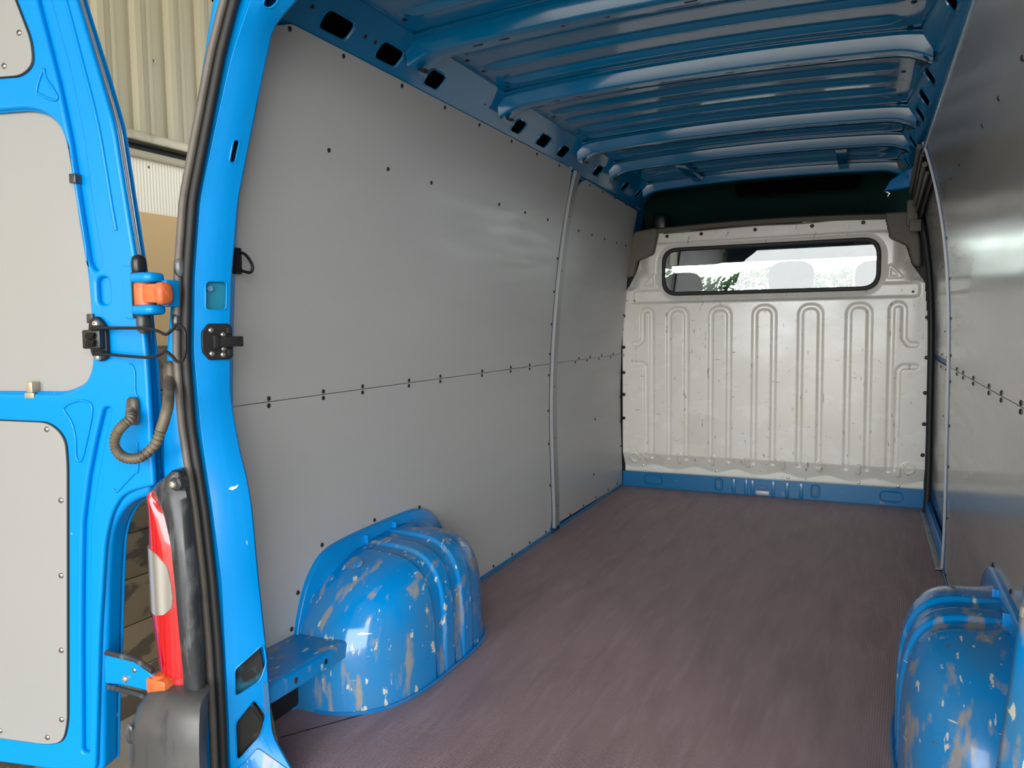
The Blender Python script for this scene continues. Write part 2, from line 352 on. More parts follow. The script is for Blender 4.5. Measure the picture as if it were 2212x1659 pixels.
# corrugated upper sheet, running along the hall
rows = [[], []]; y = HY0
prof = []
while y < HY1:
    for dy, dx in ((0, 0), (0.034, 0), (0.046, 0.022), (0.075, 0.022), (0.087, 0.0), (0.120, 0.0), (0.126, 0.006), (0.134, 0.006), (0.140, 0.0)):
        prof.append((y+dy, dx))
    y += 0.173
for zz in (1.80, 1.81, HTOP-.005, HTOP): rows.append([(HX+dx, yy, zz) for yy, dx in prof])
rows = rows[2:]
sheet = link('corrugated_sheet', loft(rows, False, False, ang=20), cream, hall)
link('trim_rail', box(HX-.01, HX+.05, HY0, HY1, 1.775, 1.815, .004), galv, hall)
link('shadow_channel', box(HX-.03, HX-.005, HY0, HY1, 1.73, 1.78), rubber, hall)
link('sill_rail', box(HX-.02, HX+.02, HY0, HY1, 1.715, 1.745, .003), cream, hall)
pc = link('polycarbonate_sheet', box(HX-.012, HX-.004, HY0, HY1, 1.49, 1.72), None, hall); pc.data.materials.append(poly)
link('beige_board', box(HX-.012, HX+.006, HY0, HY1, 0.925, 1.492, .002), beige, hall)
link('backing', box(HX-.06, HX-.022, HY0, HY1, GZ, .95), rubber, hall)  # added behind the boards to block light through their gaps
for k in range(8):
    z0 = GZ + k*0.194
    for j, (ya, yb) in enumerate(((HY0, 0.6), (0.61, 3.05 + 0.35*(k % 2)), (3.06 + 0.35*(k % 2), HY1))):
        link('formwork_board', box(HX-.02, HX+0.004+R.uniform(0, .010), ya, yb, z0, z0+.190, .003), forms, hall)
for (yy, zz) in ((2.41, 2.13), (2.70, 2.02), (2.36, 1.68)): place(RIVET, (HX+.024, yy, zz), (1, 0, 0), hall, 'rivet')
RW = -2.0  # where the added right wall ends; side daylight enters behind it
struct('wall_light_blocker', box(3.4, 3.5, RW, HY1, GZ, HTOP), blocker_m)  # unseen right wall, added to limit the daylight from the side
struct('ceiling_light_blocker', box(HX-.1, 3.5, HY0, HY1, HTOP, HTOP+.1), blocker_m)  # unseen roof, added to block the sky overhead
OPEN_TOP = 2.9  # top of the rear opening left for daylight
struct('trim_light_blocker', box(HX-.1, 3.5, HY0-.12, HY0, OPEN_TOP, HTOP+.1), blocker_m)  # unseen header, added to cut the daylight from the rear
portal('sky_portal_rear', ((HX+3.4)/2, HY0, (GZ+OPEN_TOP)/2), (math.radians(90), 0, 0), 3.4-HX, OPEN_TOP-GZ)
portal('sky_portal_side', (3.5, (HY0+RW)/2, (GZ+HTOP)/2), (math.radians(90), 0, math.radians(90)), RW-HY0, HTOP-GZ)
portal('sky_portal_front', ((HX+3.4)/2, HY1, (GZ+HTOP)/2), (math.radians(-90), 0, 0), 3.4-HX, HTOP-GZ)

# ================================================================== SETTING: cargo room
def archcut(side):
    a = [(1.520, -.05), (1.530, .10), (1.551, .20), (1.584, .285), (1.62, .335), (1.68, .375), (1.80, .389), (2.05, .392), (2.17, .384), (2.25, .35), (2.31, .29), (2.345, .20), (2.355, .10), (2.357, -.05)]
    return a
fl = [(-.868, 1.255), (-.868, 1.56), (-.72, 1.62), (-.68, 1.9), (-.72, 2.17), (-.868, 2.22), (-.868, 4.55), (.775, 4.55), (.775, 4.45), (.752, 4.45), (.752, 3.44), (.772, 3.42), (.772, 2.22), (.66, 2.17), (.64, 1.9), (.66, 1.62), (.772, 1.56), (.70, 1.255)]
floor = struct('floor', plate(fl, th=.012, bev=.001, mapf=lambda u, v, w_: (u, v, w_-.006)), floor_m)
link('subfloor', box(-.9, .88, 1.2, 4.62, -.10, -.014), blue_dirty, floor)
link('sill_plate', box(-.80, .72, 1.205, 1.262, -.12, -.001, .004), blue_dirty, floor)
for (a, b2, c2, d2) in ((-.71, 1.568, .0, 0),):
    pass
link('floor_joint', plate([(-.80, 1.40), (-.797, 1.398), (-.66, 1.595), (-.663, 1.597)], th=.0008, bev=.0002, mapf=lambda u, v, w_: (u, v, w_+.0003)), rust, floor)

def wall(side):
    P = pL if side < 0 else pR
    def mp(off=0.0): return lambda u, v, w_: (P(v) - side*(w_ + off), u, v)
    name = 'wall_left' if side < 0 else 'wall_right'
    W_ = struct(name, loc=(P(0), 2.9, 0))
    skin = [(1.365, -.1), (4.60, -.1), (4.60, 1.79), (1.365, 1.79)] if side < 0 else [(1.365, -.1), (3.46, -.1), (3.46, 1.79), (1.365, 1.79)]
    skin = [(y, min(z, 1.69 if side < 0 else 1.67)) for y, z in skin]
    skin = skin[:1] + [(y, max(z, -.1)) for y, z in archcut(side)] + skin[1:]
    link('body_side', plate(skin, th=.004, bev=.0005, mapf=mp(-.022), cv=ZS), blue_dirty, W_)
    m = grey if side < 0 else brushed
    ye = 3.372 if side < 0 else 3.36
    top = 1.703 if side < 0 else 1.682
    pan_up = link('upper_panel', plate(rnd([(1.345, .8137), (ye-.002, .8137), (ye, 1.62), (ye-.02, top), (1.47, top), (1.345, top-.05)], [0, .002, .15, .06, .01, .01]), th=.009, bev=.0012, mapf=mp(-.0045), cv=ZS), m, W_)
    lowcut = archcut(side)
    low = [(1.345, .012)] + [(y, max(z, .012)) for y, z in lowcut] + [(ye-.03, .012), (ye-.004, .07), (ye-.002, .8123), (1.345, .8123)]
    pan_lo = link('lower_panel', plate(low, th=.009, bev=.0012, mapf=mp(-.0045), cv=ZS), m, W_)
    def sc(pn, y, z, me=SCREW): place(me, (P(z), y, z), (-side, 0, 0 if z < 1 else -.15), pn)
    for y in (1.465, 1.668, 1.942, 2.192, 2.432, 2.699, 2.946, 3.197): sc(pan_up, y, 1.690 if side < 0 else 1.668)
    for y in (1.664, 1.937, 2.186, 2.691, 2.937, 3.185): sc(pan_up, y, 1.458)
    for y in (1.483, 1.696, 1.878, 2.133, 2.337, 2.66, 2.926, 3.126): sc(pan_up, y, .8215); sc(pan_lo, y, .8035)
    for z in (1.302, 1.15, 1.0, .86): sc(pan_up, ye-.014, z)
    for z in (.761, .591, .433, .234): sc(pan_lo, ye-.016, z)
    for y, z in ((1.543, .205), (1.575, .292), (1.683, .392), (1.935, .402), (2.195, .385)): sc(pan_lo, y-.006, z+.004)
    for y in (2.55, 2.73, 2.91, 3.098, 3.29): sc(pan_lo, y, .026)
    if side < 0:
        fu = link('upper_panel', plate(rnd([(3.452, .8137), (4.53, .8137), (4.545, 1.1), (4.50, 1.66), (3.53, 1.688), (3.46, 1.62)], [0, 0, .2, .02, .06, .1]), th=.009, bev=.0012, mapf=mp(-.0045), cv=ZS), m, W_)
        fl_ = link('lower_panel', plate([(3.452, .03), (4.54, .012), (4.54, .8123), (3.452, .8123)], th=.009, bev=.0012, mapf=mp(-.0045), cv=ZS), m, W_)
        for y in (3.62, 3.82, 4.03, 4.25, 4.43): sc(fu, y, 1.672 - (y-3.6)*.012); sc(fu, y-.03, 1.452); sc(fl_, y, .034)
        for y in (3.72, 3.90, 4.10, 4.32): sc(fu, y+.05, .822); sc(fl_, y, .8035)
        for y, z in ((4.05, .47), (4.0, .17)): sc(fl_, y, z)
        for z in (1.28, 1.05): sc(fu, 4.52, z)
        for z in (.55, .40, .25): sc(fl_, 4.525, z)
    link('outer_skin', plate([(1.385, -.30), (6.0, -.30), (6.0, .98), (5.0, 1.02), (4.9, 1.86), (1.385, 1.86)] if side < 0 else [(1.385, -.30), (3.43, -.30), (3.43, 1.86), (1.385, 1.86)], th=.004, bev=.001, mapf=mp(-.088), cv=ZS), blue, W_)
    for ya, yb in (((2.36, 3.35), (3.46, 4.54)) if side < 0 else ((2.36, 3.37),)): link('floor_flange', plate([(ya, -.01), (yb, -.01), (yb, .018), (ya, .018)], th=.003, bev=.001, mapf=mp(.003)), kick_blue, W_)
    link('pillar_strip', plate([(ye-.002, .02), (ye+.05, .02), (ye+.05, 1.69), (ye-.002, 1.69)], th=.003, bev=.001, mapf=mp(-.009 if side < 0 else -.001), cv=ZS), blue_dirty, W_)
    link('seam_shade_strip', plate([(1.40, .795), (4.52 if side < 0 else 3.42, .795), (4.52 if side < 0 else 3.42, .83), (1.40, .83)], th=.004, bev=.001, mapf=mp(-.0125)), rubber, W_)  # black strip added behind the seam for the shade in its gap
    return W_
wl = wall(-1); wr = wall(1)

# tie-down ring behind the door pillar
ring = thing('tie_down_ring', 'black steel lashing ring peeking out from behind the blue rear post', 'ring', (-.82, 1.36, 1.15))
link('ring_loop', tube(smooth_path([(-.835, 1.36, 1.172), (-.812, 1.36, 1.165), (-.793, 1.36, 1.140), (-.800, 1.36, 1.124), (-.835, 1.36, 1.132)], 6), .0035, 8), blackm, ring)
link('bracket', box(-.846, -.832, 1.35, 1.37, 1.122, 1.182, .003), blackm, ring)

# aluminium edge bars that cover the joints between panels
def edge_bar(side, y0, y1, z0, z1, label):
    P = pL if side < 0 else pR; lip = .012 if side < 0 else .007
    rows = []
    for k in range(41):
        z = z0+(z1-z0)*k/40; x = P(z)
        rows.append([(x, y1, z), (x-side*.003, y1, z), (x-side*.003, y0+.006, z), (x-side*lip, y0+.005, z), (x-side*lip, y0, z), (x+side*.004, y0, z), (x+side*.004, y0+.004, z)])
    o = link('edge_bar', loft(rows), alu); tag(o, label, 'metal strip')
    return o
eb = edge_bar(-1, 3.385, 3.462, .02, 1.70, 'long curved aluminium bar covering the joint on the plain grey wall')
for z in (.12, .45, .70, 1.0, 1.25, 1.5): place(SCREW_TINY, (pL(z)+.003, 3.43, z), (1, 0, 0), eb)
link('gap', loft([[(pL(z)-.012, 3.366, z), (pL(z)-.012, 3.386, z), (pL(z)-.014, 3.386, z), (pL(z)-.014, 3.366, z)] for z in [.01+.0425*k for k in range(41)]]), rubber, wl)
er = edge_bar(1, 3.428, 3.447, .01, 1.682, 'upright aluminium bar beside the sliding door opening')
for z in (.3, .62, .95, 1.2, 1.45): place(SCREW_TINY, (pR(z)-.014, 3.43, z), (-1, -.3, 0), er)
st = link('floor_strip', box(.752, .777, 3.44, 4.45, .0005, .004, .001), alu); tag(st, 'flat drilled aluminium strip on the floor edge by the sliding door', 'metal strip')
for k in range(6): place(SCREW_TINY, (.764, 3.5+.17*k, .003), (0, 0, 1), st)

# ---- sliding door side (right, front part of the room)
sd = thing('sliding_door', 'sliding side door lined with grey panels between the aluminium bar and the white bulkhead', 'van door', (.80, 3.95, 0))
mpS = lambda off: (lambda u, v, w_: (pR(v) + .026 - w_ - off, u, v))
link('door_skin', plate([(3.44, -.05), (4.60, -.05), (4.60, 1.78), (3.44, 1.78)], th=.004, bev=.0005, mapf=mpS(-.012), cv=ZS), blue_dirty, sd)
pu = link('upper_panel', plate(rnd([(3.452, .825), (4.40, .825), (4.40, 1.50), (4.30, 1.58), (3.60, 1.64), (3.452, 1.64)], [0, .01, .05, .05, .1, .02]), th=.006, bev=.001, mapf=mpS(0), cv=ZS), brushed, sd)
pw = link('lower_panel', plate(rnd([(3.50, .11), (4.38, .16), (4.40, .795), (3.48, .795), (3.47, .6)], .02), th=.006, bev=.001, mapf=mpS(0), cv=ZS), brushed, sd)
for y in (3.56, 3.75, 4.0, 4.25): place(SCREW, (pR(.84)+.021, y, .838), (-1, 0, 0), pu); place(SCREW, (pR(.78)+.021, y+.03, .782), (-1, 0, 0), pw)
link('door_sill', box(.778, .80, 3.45, 4.46, -.04, .06, .006), blue, sd)
link('rubber_channel', loft([[(pR(z)+.012, 3.447, z), (pR(z)+.012, 3.475, z), (pR(z)+.022, 3.475, z), (pR(z)+.022, 3.447, z)] for z in [.03+.02*k for k in range(40)]]), rubber, sd)
seal = link('sliding_door_seal', tube([(pR(z)+.008, 4.46, z) for z in [.0+.02*k for k in range(80)]], .016, 8), rubber)
tag(seal, 'black rubber seal running up beside the white bulkhead at the sliding door', 'door seal')
gr = thing('door_guide_rail', 'dark grooved guide rail above the sliding door, under the roof', 'rail', (.68, 4.0, 1.6))
for k in range(4):
    o = link('rail_groove', tube([(pR(1.68-.035*k)-.012, 3.50, 1.68-.035*k), (pR(1.63-.035*k)-.012, 4.42, 1.64-.035*k)], .008 if k % 2 else .011, 8), black if k % 2 else greypl, gr)
link('rail_back', plate([(3.46, 1.56), (4.44, 1.50), (4.44, 1.68), (3.46, 1.72)], th=.004, bev=.001, mapf=lambda u, v, w_: (pR(v)-w_+.004, u, v), cv=ZS), black, gr)
gus = thing('corner_gusset', 'blue triangular steel gusset under the front roof bow at the right corner', 'bracket', (.60, 4.4, 1.68))
link('gusset_plate', plate(rnd([(.545, 1.645), (.575, 1.70), (.672, 1.765), (.668, 1.66)], .006), th=.03, bev=.006, mapf=xz(4.40)), blue, gus)
link('catch', tube([(.56, 4.38, 1.645), (.575, 4.38, 1.635), (.565, 4.38, 1.62)], .004, 6), bolt_m, gus)
cl = link('belt_guide', plate(rnd([(.602, 1.775), (.612, 1.812), (.655, 1.825), (.668, 1.79), (.645, 1.745), (.622, 1.738)], .012), th=.05, bev=.014, mapf=xz(4.33)), greypl)
tag(cl, 'small grey brown plastic cap under the right end of the roof', 'plastic cap')
hb = thing('door_runner', 'grey plastic runner bracket at the upper end of the black sliding door seal', 'bracket', (.70, 4.42, 1.5))
link('runner_arm', box(.655, .705, 4.40, 4.43, 1.47, 1.60, .008), greypl, hb); link('runner_foot', box(.668, .722, 4.39, 4.42, 1.44, 1.50, .008), greypl, hb)

# ================================================================== CEILING
ceil = struct('ceiling', loc=(X0, 2.9, 1.8))
XA, XB = -.665, .605; XM = (XA+XB)/2; XH = (XB-XA)/2
def roofz(x): u = (x-XM)/XH; return 1.797 + .022*(1-u*u)
NX = 40; XS = [XA + (XB-XA)*k/NX for k in range(NX+1)]
rows = []
for yy in (1.2, 4.72): rows.append([(x, yy, roofz(x)) for x in XS] + [(x, yy, roofz(x)+.003) for x in reversed(XS)])
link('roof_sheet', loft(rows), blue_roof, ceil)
def rib_mesh():
    rows = []; a, b_ = XA+.045, XB-.045; n = 36
    for k in range(n+1):
        x = a+(b_-a)*k/n; e = min(1, (x-a)/.04, (b_-x)/.04); e = e*e*(3-2*e); z = roofz(x); h = .013*e+.0004
        rows.append([(x, -.020, z+.001), (x, -.020, z-.0002), (x, -.009, z-h*.9), (x, -.006, z-h), (x, .006, z-h), (x, .009, z-h*.9), (x, .020, z-.0002), (x, .020, z+.001)])
    me = loft(rows, ang=28); me.materials.append(blue_roof); return me
RIB = rib_mesh()
RIBY = [1.30, 1.45, 1.60, 1.75, 2.07, 2.22, 2.37, 2.65, 2.79, 2.93, 3.07, 3.20, 3.47, 3.61, 3.94, 4.08, 4.22]
for y in RIBY:
    o = bpy.data.objects.new('roof_rib', RIB); C.objects.link(o); o.location = (0, y, 0); o.parent = ceil; o.matrix_parent_inverse = wm(ceil).inverted()
def bow(y0, wd):
    """pressed hat-section roof bow whose ends swell into the side rails"""
    rows = []; n = 48; a, b_ = XA-.035, XB+.030
    for k in range(n+1):
        x = a+(b_-a)*k/n; u = (x-XM)/((b_-a)/2); e = min(1, (x-a)/.10, (b_-x)/.10); g = (1-e)**2
        zt = roofz(min(max(x, XA), XB)) - .001 - .01*g; zb = 1.750 + .022*(1-u*u) - .030*g; yo = -.006*g; yr = .012*g
        if zb > zt-.01: zb = zt-.01
        rows.append([(x, y0-.02, zt), (x, y0-.02, zt-.004), (x, y0+.004+yo, zt-.006), (x, y0+.012+yo, zb+.005), (x, y0+.014+yo, zb+.0015), (x, y0+.018+yo, zb), (x, y0+wd-.018+yr, zb), (x, y0+wd-.014+yr, zb+.0015),
                     (x, y0+wd-.012+yr, zb+.005), (x, y0+wd-.004+yr, zt-.006), (x, y0+wd+.02, zt-.004), (x, y0+wd+.02, zt)])
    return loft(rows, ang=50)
for (y0, wd) in ((1.885, .100), (2.475, .095), (3.285, .095), (3.75, .085), (4.385, .09)):
    bo = link('roof_bow', bow(y0, wd), blue_roof, ceil)
    for s, xx in ((0, XA-.012), (1, XB+.008)):
        pt = [(xx-.02*(1-2*s), y0+.055, 1.716), (xx+.012*(1-2*s), y0+.055, 1.727)]
        link('bow_hole', plate(capsule(xx, y0+.055, .012, .018), th=.002, bev=.0005, mapf=lambda u, v, w_: (u, v, 1.720 + abs(u-xx)*0.2 - w_)), rubber, bo)
    for xx in (-.50, -.42, -.25, -.13, .08, .25, .38):
        u = (xx-XM)/((XB-XA)/2+.03); zb = 1.750+.022*(1-u*u)
        hw = .016 if round(xx*100) % 2 == 0 else .006
        link('bow_slot', plate(capsule(xx, y0+wd/2, hw, .004), th=.002, bev=.0005, mapf=lambda u_, v, w_, zb=zb: (u_, v, zb-.0002-w_*.4)), rubber, bo)
for y in (1.62, 1.78, 2.13, 2.24, 2.42, 2.84, 3.13, 3.23):
    place(DOT, (XA+.03, y, roofz(XA+.03)), (0, 0, -1), ceil, 'plug'); place(DOT, (XB-.03, y+.02, roofz(XB-.03)), (0, 0, -1), ceil, 'plug')
# side rails
def side_rail(side):
    xb, zb, xt, zt = ((-.766, 1.694, XA+.002, 1.797) if side < 0 else (.676, 1.672, XB-.002, 1.797))
    L = math.hypot(xt-xb, zt-zb); e = ((xt-xb)/L, (zt-zb)/L); nn = (-side*-1*e[1]*(-1), 0)
    nrm = (e[1], -e[0]) if side < 0 else (-e[1], e[0]); nrm = nrm if nrm[1] < 0 else (-nrm[0], -nrm[1])
    mpf = lambda u, v, w_: (xb+e[0]*v+nrm[0]*w_, u, zb+e[1]*v+nrm[1]*w_)
    hs = ((1.602, .056), (1.832, .054), (2.075, .046), (2.694, .045), (2.941, .054), (3.163, .047), (3.632, .046), (4.10, .04), (4.36, .03))
    holes = [capsule(y, .065, hw, .028, .022) for y, hw in hs]
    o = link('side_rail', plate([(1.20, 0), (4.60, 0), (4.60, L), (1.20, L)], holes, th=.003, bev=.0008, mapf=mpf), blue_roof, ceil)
    for wv0, wv1, v0, v1 in ((-.055, -.045, -.03, L+.05), (-.05, -.002, -.032, -.024), (-.05, -.002, L+.02, L+.03)):
        link('rail_hole_shade', plate([(1.30, v0), (4.60, v0), (4.60, v1), (1.30, v1)], th=wv1-wv0, bev=.0005, mapf=lambda u, v, w_, m_=(wv0+wv1)/2: mpf(u, v, w_+m_)), void, o)  # black sheets stand in for the shade inside the rail
    for hsp in holes:
        link('hole_rim', tube([mpf(u, v, .001) for u, v in hsp[::2]], .0035, 6, True), blue_roof, o)
    link('rail_lip', tube([mpf(1.22, -.004, .002), mpf(4.58, -.004, .002)], .010, 10), blue_roof, o)
    for y in (1.50, 1.71, 1.755, 2.40, 2.44, 3.02, 3.28): place(SCREW_TINY if y > 2 else SCREW, mpf(y, .075, .001), (nrm[0], 0, nrm[1]), o, 'small_hole')
    return o
side_rail(-1); side_rail(1)
# cab-side end of the roof: hanger brackets between the two front bows
for xx, yy in ((.36, 4.2), (-.38, 4.2)):
    hbk = link('roof_hanger', box(xx-.025, xx+.025, 3.87, 4.38, roofz(xx)-.035, roofz(xx)-.010, .004), blue_roof, ceil)
    for k in range(3): place(SCREW_TINY, (xx, 4.0+.1*k, roofz(xx)-.035), (0, 0, -1), hbk, 'small_hole')
link('outer_roof', plate([(-.80, 1.22), (.72, 1.22), (.72, 4.9), (-.80, 4.9)], th=.006, bev=.002, mapf=lambda u, v, w_: (u, v, 1.872+w_)), blue, ceil)
# rear header above the opening (closes the room towards the rear)
struct('trim_header', box(-.64, .58, 1.17, 1.27, 1.70, 1.86, .02), blue)

# ================================================================== BULKHEAD (front wall of the cargo room)
YB = 4.556
def seg_d(PX, PZ, pts):
    d = np.full(PX.shape, 9.0)
    for (a, b_) in zip(pts, pts[1:]):
        ax, az = a; dx, dz = b_[0]-ax, b_[1]-az; t_ = np.clip(((PX-ax)*dx+(PZ-az)*dz)/(dx*dx+dz*dz+1e-12), 0, 1)
        d = np.minimum(d, np.hypot(PX-ax-t_*dx, PZ-az-t_*dz))
    return d
def sst(a, b_, x): s = np.clip((x-a)/(b_-a), 0, 1); return s*s*(3-2*s)
def rrect(PX, PZ, cx, cz, hx, hz, r):
    qx = np.abs(PX-cx)-hx+r; qz = np.abs(PZ-cz)-hz+r
    return np.hypot(np.maximum(qx, 0), np.maximum(qz, 0)) + np.minimum(np.maximum(qx, qz), 0) - r
def arcpts(x0, x1, ztop, zb0, zb1, r=.045):
    p = [(x0, zb0)]
    for k in range(9): a = math.pi - k*math.pi/16; p.append((x0+r+r*math.cos(a), ztop-r+r*math.sin(a)))
    for k in range(9): a = math.pi/2 - k*math.pi/16; p.append((x1-r+r*math.cos(a), ztop-r+r*math.sin(a)))
    p.append((x1, zb1)); return p
wx, wz, whx, whz = -.0435, 1.300, .575, .127       # window centre and half size
xs = np.arange(-.87, .7801, .0042); zs = np.arange(.082, 1.56, .0042)
PX, PZ = np.meshgrid(xs, zs)
PZt = PZ - .0                                       # height along the sheet
d = np.full(PX.shape, 9.0)
for k in range(-2, 3):
    cxk = -.044+.2446*k; d = np.minimum(d, seg_d(PX, PZ, arcpts(cxk-.052, cxk+.052, 1.080, .19, .19)))
# the two edge flutes with their side-steps
xl, xr = -.715, .632
d = np.minimum(d, seg_d(PX, PZ, [(-.80, .875), (xl-.055, .875)] + arcpts(xl-.030, xl+.026, 1.078, .90, .19, .027)))
d = np.minimum(d, seg_d(PX, PZ, [(-.80, .755), (-.745, .755), (-.725, .735), (-.725, .20)]))
d = np.minimum(d, seg_d(PX, PZ, arcpts(xr-.030, xr+.030, 1.082, .19, .90, .029) + [(xr+.055, .868), (.72, .868)]))
d = np.minimum(d, seg_d(PX, PZ, [(.72, .752), (.66, .752), (.638, .73), (.636, .20)]))
H = -.0095*(1-sst(.007, .018, d))
# lower kink: the sheet steps back towards the cab and comes out again as a flange
wob = .012*np.sin(PX*25.7+.3)
zl_ = .122+wob; H += -.055*np.clip((.208-PZ)/(.208-zl_), 0, 1)
# horizontal recessed band under the window
band = rrect(PX, PZ, -.035, 1.157, .765, .036, .02); H += -.020*(1-sst(-.008, .008, band))
# upper part leans away; deep pan around the window
upz = sst(1.19, 1.23, PZ)
panel_e = np.minimum(rrect(PX, PZ, -.05, 1.33, .685, .165, .09), rrect(PX, PZ, -.05, 1.2, .74, .10, .06))
H += upz*(-.045*sst(-.035, .045, panel_e))
wd_ = rrect(PX, PZ, wx, wz, whx, whz, .085)
H += -.018*(1-sst(.012, .05, wd_))
top = sst(1.462, 1.475, PZ); H = H*(1-top) + top*(-.012)
# triangle beads beside the window, and small pips
for cx_, sg_ in ((-.700, 1), (.615, -1)):
    tri = [(cx_-.03*sg_, 1.225), (cx_+.03*sg_, 1.225), (cx_+.024*sg_, 1.285), (cx_-.03*sg_, 1.225)]
    H += .004*(1-sst(.003, .010, seg_d(PX, PZ, tri)))
for cx_, cz_ in ((-.80, .175), (.70, .205)): H += .006*(1-sst(.003, .008, np.abs(np.hypot(PX-cx_, PZ-cz_)-.028)))
for k in range(8): H += .012*(1-sst(.006, .016, seg_d(PX, PZ, [(-.72+.196*k, .165), (-.72+.196*k, .205)])))
inside = wd_ > .004
outl = [(-.872, .05), (-.872, .9), (-.862, 1.19), (-.80, 1.30), (-.775, 1.38), (-.68, 1.42), (-.65, 1.535), (.56, 1.548), (.585, 1.43), (.665, 1.39), (.695, 1.29), (.755, 1.20), (.780, .9), (.780, .05)]
def inpoly(PX, PZ, poly_):
    r = np.zeros(PX.shape, bool); m = len(poly_)
    for i in range(m):
        x1, z1 = poly_[i]; x2, z2 = poly_[i-1]
        c_ = ((z1 > PZ) != (z2 > PZ)) & (PX < (x2-x1)*(PZ-z1)/((z2-z1) if z2 != z1 else 1e-9)+x1); r ^= c_
    return r
ok = inside & inpoly(PX, PZ, outl)
ny, nx = PX.shape; idx = -np.ones(PX.shape, int); idx[ok] = np.arange(ok.sum())
V = np.stack([PX[ok], YB-H[ok], PZ[ok]], 1)
a_, b_, c_, d_ = idx[:-1, :-1], idx[:-1, 1:], idx[1:, 1:], idx[1:, :-1]
q = (a_ >= 0) & (b_ >= 0) & (c_ >= 0) & (d_ >= 0)
F = np.stack([a_[q], b_[q], c_[q], d_[q]], 1)
me = bpy.data.meshes.new('bulkhead'); me.from_pydata(V.tolist(), [], F.tolist()); me.shade_smooth()
bulk = struct('wall_front', loc=(X0, YB, 0))
link('bulkhead_sheet', me, white, bulk)
for x, z in [(-.862, z) for z in (1.20, 1.045, .855, .70, .565, .42)] + [(.757, 1.20), (.768, 1.01), (.770, .80), (.768, .615), (.767, .45), (.764, .285)]:
    place(SCREW_BIG, (x, YB-.002, z), (0, -1, 0), bulk)
for x, z in ((-.60, 1.510), (-.40, 1.512), (-.10, 1.517), (.20, 1.518), (.455, 1.520), (-.80, 1.135), (.70, 1.145), (-.755, .125), (-.31, .118), (.09, .108), (.46, .105), (.655, .10)):
    place(SCREW_BIG if z > 1.3 else (SCREW if z > .3 else BOLT), (x, YB+.010 if z > .3 else YB+.052, z), (0, -1, 0), bulk)
# blue kick panel below the bulkhead with its pressings
kick = struct('baseboard_front', plate([(-.872, -.02), (.780, -.02), (.780, .100), (-.872, .092)], th=.004, bev=.001, mapf=xz(YB+.006)), kick_blue)
for cx_, hw, hh in ((-.68, .055, .028), (-.29, .022, .034), (.24, .022, .034), (.62, .055, .028)):
    link('pressing', tube([(u, YB+.003, v) for u, v in capsule(cx_, .048, hw, hh)[::2]], .0045, 6, True), kick_blue, kick)
for cx_, hw, hh in ((-.29, .012, .022), (.24, .012, .022), (-.045, .03, .012)):
    link('grommet', plate(capsule(cx_, .05, hw, hh), th=.006, bev=.002, mapf=xz(YB+.002)), mat('blue_grey_plug', (.05, .14, .26), .5) if 'blue_grey_plug' not in MATS else MATS['blue_grey_plug'], kick)
for cx_ in (-.205, -.135, -.10, .015, .09, .165):
    link('stiffener', box(cx_-.010, cx_+.010, YB-.004, YB+.006, .0, .088, .003), kick_blue, kick)
link('latch_plate', box(-.08, -.005, YB-.006, YB+.004, .005, .03, .003), alu, kick)

link('bulkhead_light_block', plate([(-.97, -.1), (.90, -.1), (.90, 1.545), (-.97, 1.545)], [capsule(wx, wz, whx+.03, whz+.03, .1, 8)], th=.01, bev=.001, mapf=xz(YB+.075)), rubber, bulk)  # added plate behind the bulkhead, blocks light leaking past its edges
# window in the bulkhead
win = struct('window_1', loc=(wx, YB, wz))
wo = capsule(wx, wz, whx+.014, whz+.014, .095, 10); wi = capsule(wx, wz, whx-.008, whz-.008, .075, 10)
link('gasket', plate(wo, [wi], th=.02, bev=.007, mapf=xz(YB+.014), seg=3), rubber, win)
pane = link('pane', plate(capsule(wx, wz, whx-.002, whz-.002, .08, 10), th=.0004, bev=.0001, mapf=xz(YB+.018)), glass, win)
pp = link('sticker', plate(capsule(-.563, 1.378, .021, .038, .002), th=.0012, bev=.0003, mapf=xz(YB+.022)), paper); tag(pp, 'small cream sticker on the upper left of the bulkhead glass', 'sticker')

# grey plastic trims round the upper corners of the bulkhead
ct = link('corner_cover', plate(rnd([(-.862, 1.275), (-.835, 1.27), (-.790, 1.285), (-.775, 1.370), (-.672, 1.405), (-.645, 1.535), (-.66, 1.560), (-.79, 1.545), (-.845, 1.38)], .018), th=.05, bev=.012, mapf=xz(YB-.012)), greypl)
tag(ct, 'grey brown plastic cover on the upper corner of the bulkhead beside the plain grey wall', 'plastic cover')
ct2 = link('corner_cover', plate(rnd([(.555, 1.560), (.585, 1.425), (.668, 1.385), (.697, 1.28), (.733, 1.27), (.726, 1.40), (.700, 1.56)], .018), th=.05, bev=.012, mapf=xz(YB-.012)), greypl)
tag(ct2, 'grey brown plastic cover on the upper corner of the bulkhead beside the sliding door', 'plastic cover')
rows = []
for k in range(31):
    x = -.70+1.30*k/30; u = (x+.05)/.65; z = 1.548+.018*(1-u*u)
    rows.append([(x, YB-.02, z), (x, YB-.022, z-.008), (x, YB-.012, z-.022), (x, YB+.06, z-.022), (x, YB+.06, z+.012), (x, YB+.0, z+.010)])
tt = link('top_trim', loft(rows), greypl); tag(tt, 'thin bowed plastic trim along the top edge of the white bulkhead', 'trim strip')
link('trim_wire', tube(smooth_path([(-.62, YB-.008, 1.526), (-.4, YB-.008, 1.530), (-.1, YB-.008, 1.538), (.15, YB-.008, 1.534), (.4, YB-.008, 1.545), (.55, YB-.008, 1.548)], 6), .003, 6), greypl, tt)

